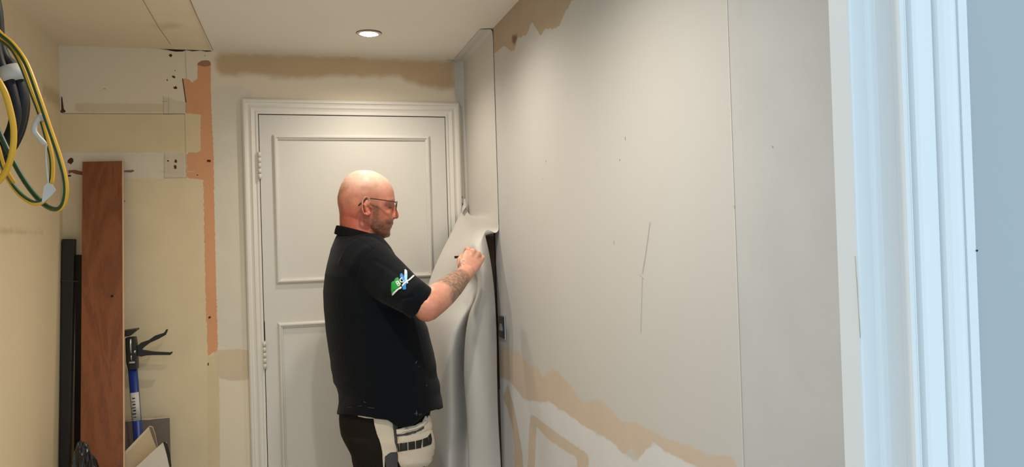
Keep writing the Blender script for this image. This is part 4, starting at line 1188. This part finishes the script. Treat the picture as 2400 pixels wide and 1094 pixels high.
def drape(name, poly, tr_, m, parent, off=.0012, th=.0008, step=3.0, fallback=None, smooth=True, bulge=0.0):
    """a cloth piece that lies on a surface: outline in picture coordinates, dropped on the garment and given thickness"""
    P_ = np.array(poly, float); n0 = P_.min(0) - step; n1 = P_.max(0) + step
    bm = bmesh.new(); vs_ = [bm.verts.new((x, y, 0)) for x, y in poly]
    if len(vs_) > 2:
        bm.faces.new(vs_)
    bmesh.ops.triangulate(bm, faces=bm.faces[:])
    for ax_, lo, hi_ in ((0, n0[0], n1[0]), (1, n0[1], n1[1])):
        q = lo
        while q < hi_:
            co_ = [0, 0, 0]; no2 = [0, 0, 0]; co_[ax_] = q; no2[ax_] = 1
            bmesh.ops.bisect_plane(bm, geom=bm.verts[:] + bm.edges[:] + bm.faces[:], plane_co=co_, plane_no=no2, dist=1e-5); q += step
    bm.verts.ensure_lookup_table()
    Pc = P_.mean(0); ext = max(n1 - n0) / 2
    last = None; miss = []; vo = {}
    for vv in bm.verts:
        d = ray(vv.co.x, vv.co.y); dn = nrm(d); h = tr_.ray_cast(Vector(O), Vector(dn))
        if h[0] is None:
            miss.append(vv); continue
        bl = 0
        if bulge:
            s_ = sdf(poly, np.array([[vv.co.x, vv.co.y]]))[0]; bl = bulge * min(1, max(0, s_) / 9.0)
        nn = h[1] if h[1].dot(Vector(dn)) < 0 else -h[1]
        vo[vv] = (h[0] + nn * (off + bl), (h[0] - Vector(O)).length)
    for vv in miss:
        if vo:
            nb = min(vo, key=lambda k: (k.co.x - vv.co.x) ** 2 + (k.co.y - vv.co.y) ** 2 if k not in miss else 1e9)
            vo[vv] = (Vector(O) + Vector(nrm(ray(vv.co.x, vv.co.y))) * (vo[nb][1] - off), vo[nb][1])
    for vv, (p, _) in vo.items():
        vv.co = p
    me = bpy.data.meshes.new(name); bm.to_mesh(me); bm.free(); me.materials.append(m)
    if smooth: me.polygons.foreach_set('use_smooth', [True] * len(me.polygons))
    o = link(bpy.data.objects.new(name, me), parent)
    sd = o.modifiers.new('t', 'SOLIDIFY'); sd.thickness = th; sd.offset = 0
    return o


# collar
cc = mp_(838, 548); n = 44


def col_ring(hx, hy, dz, dx=0.0, slope=.29):
    out = []
    for i in range(n):
        q = 2 * math.pi * i / n
        x = hx * math.cos(q); y = hy * math.sin(q)
        out.append((cc[0] + dx + x, YM + y, cc[2] + dz - slope * x - .016 * (math.sin(q) ** 2) * 0))
    return out


v, f = loft_vf([col_ring(.080, .086, -.020, .002), col_ring(.0755, .080, -.006), col_ring(.0712, .0745, .008), col_ring(.0692, .0720, .011), col_ring(.0672, .070, .010), col_ring(.0672, .070, -.02)], False)
mesh('collar', v, f, M['collar'], shirt, True)
prism('collar_point', [mp_(885, 563, 2.655), mp_(906, 574, 2.66), mp_(904, 583, 2.655), mp_(886, 574, 2.65)], (0, .006, 0), M['collar'], shirt, .001)
# logo on the right sleeve
L = lambda pts: [(900 + x * .08227, 620 + y * .08227) for x, y in pts]
drape('logo_letter_a', L([(215, 820), (205, 700), (215, 520), (250, 475), (285, 480), (330, 395), (400, 370), (425, 420), (445, 480), (490, 520), (470, 620), (400, 690), (310, 720), (265, 815)]), tree, M['logo_green'], shirt)
drape('logo_brush_blue', L([(455, 330), (470, 270), (510, 255), (550, 310), (575, 400), (610, 460), (640, 540), (625, 620), (640, 690), (600, 720), (540, 715), (530, 650), (545, 570), (540, 470), (480, 420)]), tree, M['logo_blue'], shirt, .0014)
drape('logo_brush_handle', L([(580, 160), (605, 150), (650, 195), (662, 300), (665, 430), (690, 470), (690, 550), (640, 545), (600, 460), (575, 380)]), tree, M['logo_light'], shirt, .0019)
drape('logo_handle_tip', L([(580, 160), (605, 150), (650, 195), (658, 285), (590, 290)]), tree, M['logo_white'], shirt, .0026)
drape('logo_stroke', L([(515, 590), (600, 500), (700, 440), (760, 380), (830, 310), (865, 335), (800, 400), (730, 465), (640, 520), (560, 600), (525, 640)]), tree, M['logo_white'], shirt, .0026)
drape('logo_script', L([(230, 840), (280, 790), (340, 730), (420, 680), (490, 630), (515, 650), (500, 690), (430, 715), (380, 760), (300, 840), (250, 880)]), tree, M['logo_white'], shirt, .0022)


def letter(ch, cx, cy, size, ang, m, off):
    cu = bpy.data.curves.new('letter', 'FONT'); cu.body = ch; cu.size = size; cu.align_x = 'CENTER'; cu.align_y = 'CENTER'; cu.offset = .022 * size
    t = bpy.data.objects.new('letter', cu); C.objects.link(t); dg = bpy.context.evaluated_depsgraph_get(); me = bpy.data.meshes.new_from_object(t.evaluated_get(dg)); bpy.data.objects.remove(t)
    ca_, sa_ = math.cos(ang), math.sin(ang)
    for vv in me.vertices:
        x, y = vv.co.x, -vv.co.y; u_ = cx + x * ca_ - y * sa_; v_ = cy + x * sa_ + y * ca_
        dn = nrm(ray(u_, v_)); h = tree.ray_cast(Vector(O), Vector(dn)); vv.co = h[0] - Vector(dn) * off if h[0] else vv.co
    me.materials.clear(); me.materials.append(m)
    o = link(bpy.data.objects.new('logo_letter_' + ch.lower(), me), shirt); sd = o.modifiers.new('t', 'SOLIDIFY'); sd.thickness = .0006; sd.offset = 0
    return o


letter('B', 933.2, 664.5, 17, math.radians(-28), M['logo_white'], .0030)
letter('C', 941.8, 657.0, 15, math.radians(-38), M['logo_white'], .0036)
# dried paste smears near the hem and belly
M['ps'] = mat('paste_smear', (88, 90, 92), .9)
for poly in [[(971, 968.6), (979, 966.6), (979, 968), (971, 970)], [(975, 962), (976.4, 961.6), (977.6, 973), (976, 973.6)], [(982, 969.5), (983.2, 969), (984, 973), (983, 973.4)], [(986, 968.5), (987, 968), (987.8, 972), (986.8, 972.4)], [(973, 851), (977, 845), (977.6, 845.6), (974, 852)], [(981, 857), (983, 859), (982.4, 859.8), (980.4, 858)], [(998.4, 902), (1000.2, 901.4), (1000.2, 905), (999, 905)],
             [(838, 951), (848, 950.2), (848, 950.9), (838, 951.8)], [(852, 940), (858, 943), (857.4, 943.7), (851.6, 940.8)], [(862, 954), (878, 956), (878, 956.7), (862, 954.8)], [(812, 953), (826, 954.4), (826, 955), (812, 953.8)]]:
    drape('paste_smear', poly, tree, M['ps'], shirt, .0006, .0003, 4)

# ---- trousers
Tr = Pieces()
pel = [(890, 806, 1004, .172), (920, 803, 1006, .180), (945, 799, 1007, .186), (965, 794, 1006, .188), (990, 793.5, 1002, .188), (1010, 798, 998, .188), (1030, 809, 994, .186), (1048, 819, 990, .182), (1068, 829, 986, .17), (1085, 838, 980, .15)]
Tr.add(loft_vf([slice_ring(v_, ub, uf, w, 2.4, 0.0, 40) for v_, ub, uf, w in pel]))
for s in (-1, 1):
    y_ = YM + s * .095
    q = lambda v_, ub, uf: (mp_((ub + uf) / 2, v_), (mp_(uf, v_)[0] - mp_(ub, v_)[0]) / 2)
    pts, rr_ = [], []
    for v_, ub, uf in [(1000, 805, 1000), (1040, 818, 995), (1070, 829, 988), (1094, 831, 984)]:
        c_, r_ = q(v_, ub, uf); pts.append((c_[0], y_, c_[2])); rr_.append((r_, .098) if True else r_)
    x_, z_ = pts[-1][0], pts[-1][2]
    for dz, r_ in ((.10, .100), (.20, .088), (.32, .080), (.46, .078), (.545, .080)):
        pts.append((x_ - .012 * dz / .3, y_ + s * .012, max(.06, z_ - dz))); rr_.append((r_, r_ * .95))
    rg_ = []
    for p, (a, b) in zip(pts, rr_):
        rg_.append([(p[0] + a * math.cos(t_), p[1] + b * math.sin(t_), p[2]) for t_ in np.linspace(0, 2 * math.pi, 32, endpoint=False)])
    Tr.add(loft_vf(rg_))
trs = Tr.remesh('work_trousers', .005, M['trouser'], man, 5)
co = get_co(trs.data); no_ = get_no(trs.data)
for i in range(len(co)):
    p = Vector(co[i]); co[i] += no_[i] * (.004 * noise.noise(Vector((p.x * 14, p.y * 9, p.z * 9))) + .003 * noise.noise(Vector((p.x * 8, p.y * 8, p.z * 34 + p.x * 14))))
set_co(trs.data, co)
tt_ = bvh(trs)
T = lambda pts: [(770 + x * .17733, 900 + y * .17733) for x, y in pts]
drape('side_panel', T([(600, 455), (840, 440), (900, 600), (905, 890), (820, 900), (750, 950), (740, 1110), (725, 1110), (712, 900), (690, 780), (640, 650), (610, 540)]), tt_, M['cream_cloth'], trs, .003, .002, 4)
drape('pocket_flap', T([(400, 395), (560, 400), (835, 410), (838, 455), (640, 452), (500, 445), (415, 430)]), tt_, M['cream_cloth'], trs, .008, .002, 4)
drape('knee_patch', T([(745, 960), (820, 905), (910, 890), (915, 1110), (765, 1110)]), tt_, M['grey_cloth'], trs, .0045, .002, 4)
drape('grey_trim', T([(835, 430), (905, 450), (915, 600), (905, 860), (870, 760), (850, 560)]), tt_, M['grey_cloth'], trs, .006, .002, 4)
pk = drape('holster_pocket', T([(900, 600), (1000, 570), (1140, 540), (1250, 490), (1280, 410), (1310, 400), (1315, 500), (1345, 640), (1370, 820), (1385, 920), (1350, 1010), (1270, 1070), (1100, 1090), (960, 1085), (915, 1000), (905, 800)]), tt_, M['cream_cloth'], trs, .010, .004, 4, bulge=.014)
pt = bvh(pk)
drape('pocket_roll', T([(895, 600), (1000, 570), (1140, 545), (1240, 495), (1275, 420), (1300, 420), (1300, 500), (1250, 560), (1150, 600), (1000, 640), (900, 660)]), pt, mat('pale_binding', (214, 204, 188), .9, .1, 40), pk, .004, .004, 4)
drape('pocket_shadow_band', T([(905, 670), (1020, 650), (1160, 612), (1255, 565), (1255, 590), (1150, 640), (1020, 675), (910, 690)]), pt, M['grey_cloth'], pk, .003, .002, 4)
for sg in [[(915, 785), (935, 782), (945, 885), (925, 890)], [(945, 780), (1035, 768), (1040, 870), (950, 885)], [(1048, 765), (1135, 752), (1140, 855), (1052, 868)], [(1148, 748), (1230, 728), (1215, 840), (1150, 853)], [(1238, 725), (1305, 700), (1325, 800), (1240, 830)], [(1310, 690), (1340, 650), (1358, 720), (1352, 780), (1330, 800)]]:
    drape('strap', T(sg), pt, M['black_plastic'], pk, .0028, .002, 4)
# boots
for s in (-1, 1):
    Bt = Pieces(); x_ = mp_(905, 1094)[0] - .03; y_ = YM + s * .11
    Bt.add(tube_vf([(x_ - .01, y_, .15), (x_ - .012, y_, .09), (x_ - .015, y_, .05)], [.055, .054, .052], 18))
    Bt.add(loft_vf([[(x_ + dx, y_ + hw * math.cos(t_), max(.0, zc + hz * math.sin(t_))) for t_ in np.linspace(0, 2 * math.pi, 22, endpoint=False)] for dx, hw, hz, zc in [(-.075, .02, .03, .035), (-.06, .038, .05, .05), (0, .045, .07, .07), (.06, .050, .055, .055), (.13, .052, .042, .042), (.18, .042, .034, .034), (.205, .015, .018, .022)]]))
    Bt.remesh('boot', .004, M['boot'], man, 3)

# ---- spectacles
gl = empty('spectacles', mp_(920, 480), None, None); gl.parent = man; gl.matrix_parent_inverse = Matrix.Translation(man.location).inverted()
for s in (-1, 1):
    ring_ = []
    for i in range(28):
        q = 2 * math.pi * i / 28; e_ = 3.2
        yy = .0255 * math.copysign(abs(math.cos(q)) ** (2 / e_), math.cos(q)); zz = .0165 * math.copysign(abs(math.sin(q)) ** (2 / e_), math.sin(q))
        c_ = mp_(928.5, 484, YM); back = abs(s * .0335 + yy) * .10
        ring_.append((c_[0] - back + zz * .16, YM + s * .0335 + yy, c_[2] + zz))
    v, f = tube_vf(ring_ + [ring_[0]], [.0011] * 29, 8, None, False); mesh('rim', v, f, M['spectacle'], gl, True)
    rr = [[np.array(p) + np.array([d_, 0, 0]) for p in ring_] for d_ in (-.0006, .0006)]
    v, f = loft_vf(rr); mesh('lens', v, f, M['lens'], gl)
    hx = ring_[0] if s > 0 else ring_[14]
    top_ = mp_(925.5, 472.5, YM)
    hinge = mp_(924.5, 473.0, YM + s * .0605)
    tmp = [np.array([hx[0], hx[1], hinge[2]]), hinge + [.002, 0, 0], mp_(905, 469.8, YM + s * .074), mp_(885, 467.0, YM + s * .0805), mp_(868, 465.0, YM + s * .0845), mp_(858, 466.5, YM + s * .0835)]
    tube('temple', tmp, [.0013, .0014, .0015, .0016, .0018, .0019], M['spectacle'], gl, 8, sm=40)
    tube('temple_tip', [mp_(858, 466.5, YM + s * .0835), mp_(849, 473.5, YM + s * .083), mp_(843, 479, YM + s * .0825), mp_(840, 482.5, YM + s * .082)], [.0019, .0024, .0027, .0020], M['black_plastic'], gl, 10, sm=16)
c_ = mp_(928.5, 481, YM)
tube('bridge', [(c_[0] - .001, YM - .0085, c_[2]), (c_[0] + .001, YM, c_[2] + .002), (c_[0] - .001, YM + .0085, c_[2])], .0011, M['spectacle'], gl, 8, sm=10)

# ---- tool in the fist
a = mp_(1066, 602.5, 2.615); b = mp_(1098, 601, 2.635); c2 = mp_(1120, 600, 2.655)
kf = empty('trimming_knife', a, 'small dark handled tool sticking out of the man\'s fist', 'knife')
ax = nrm(b - a); upv = nrm(np.cross(np.cross(ax, [0, 0, 1.]), ax)); sv = np.cross(ax, upv)
rr = [[p + s1 * upv * .0042 + s2 * sv * .0032 for s1, s2 in ((-1, -1), (1, -1), (1, 1), (-1, 1))] for p in (a, b)]
v, f = loft_vf(rr); o = mesh('handle', v, f, M['black_plastic'], kf); bevel(o, .001)
rr = [[p + s1 * upv * w + s2 * sv * .0004 for s1, s2 in ((-1, -1), (1, -1), (1, 1), (-1, 1))] for p, w in ((b, .0038), (c2, .0012))]
v, f = loft_vf(rr); mesh('blade', v, f, M['steel'], kf)
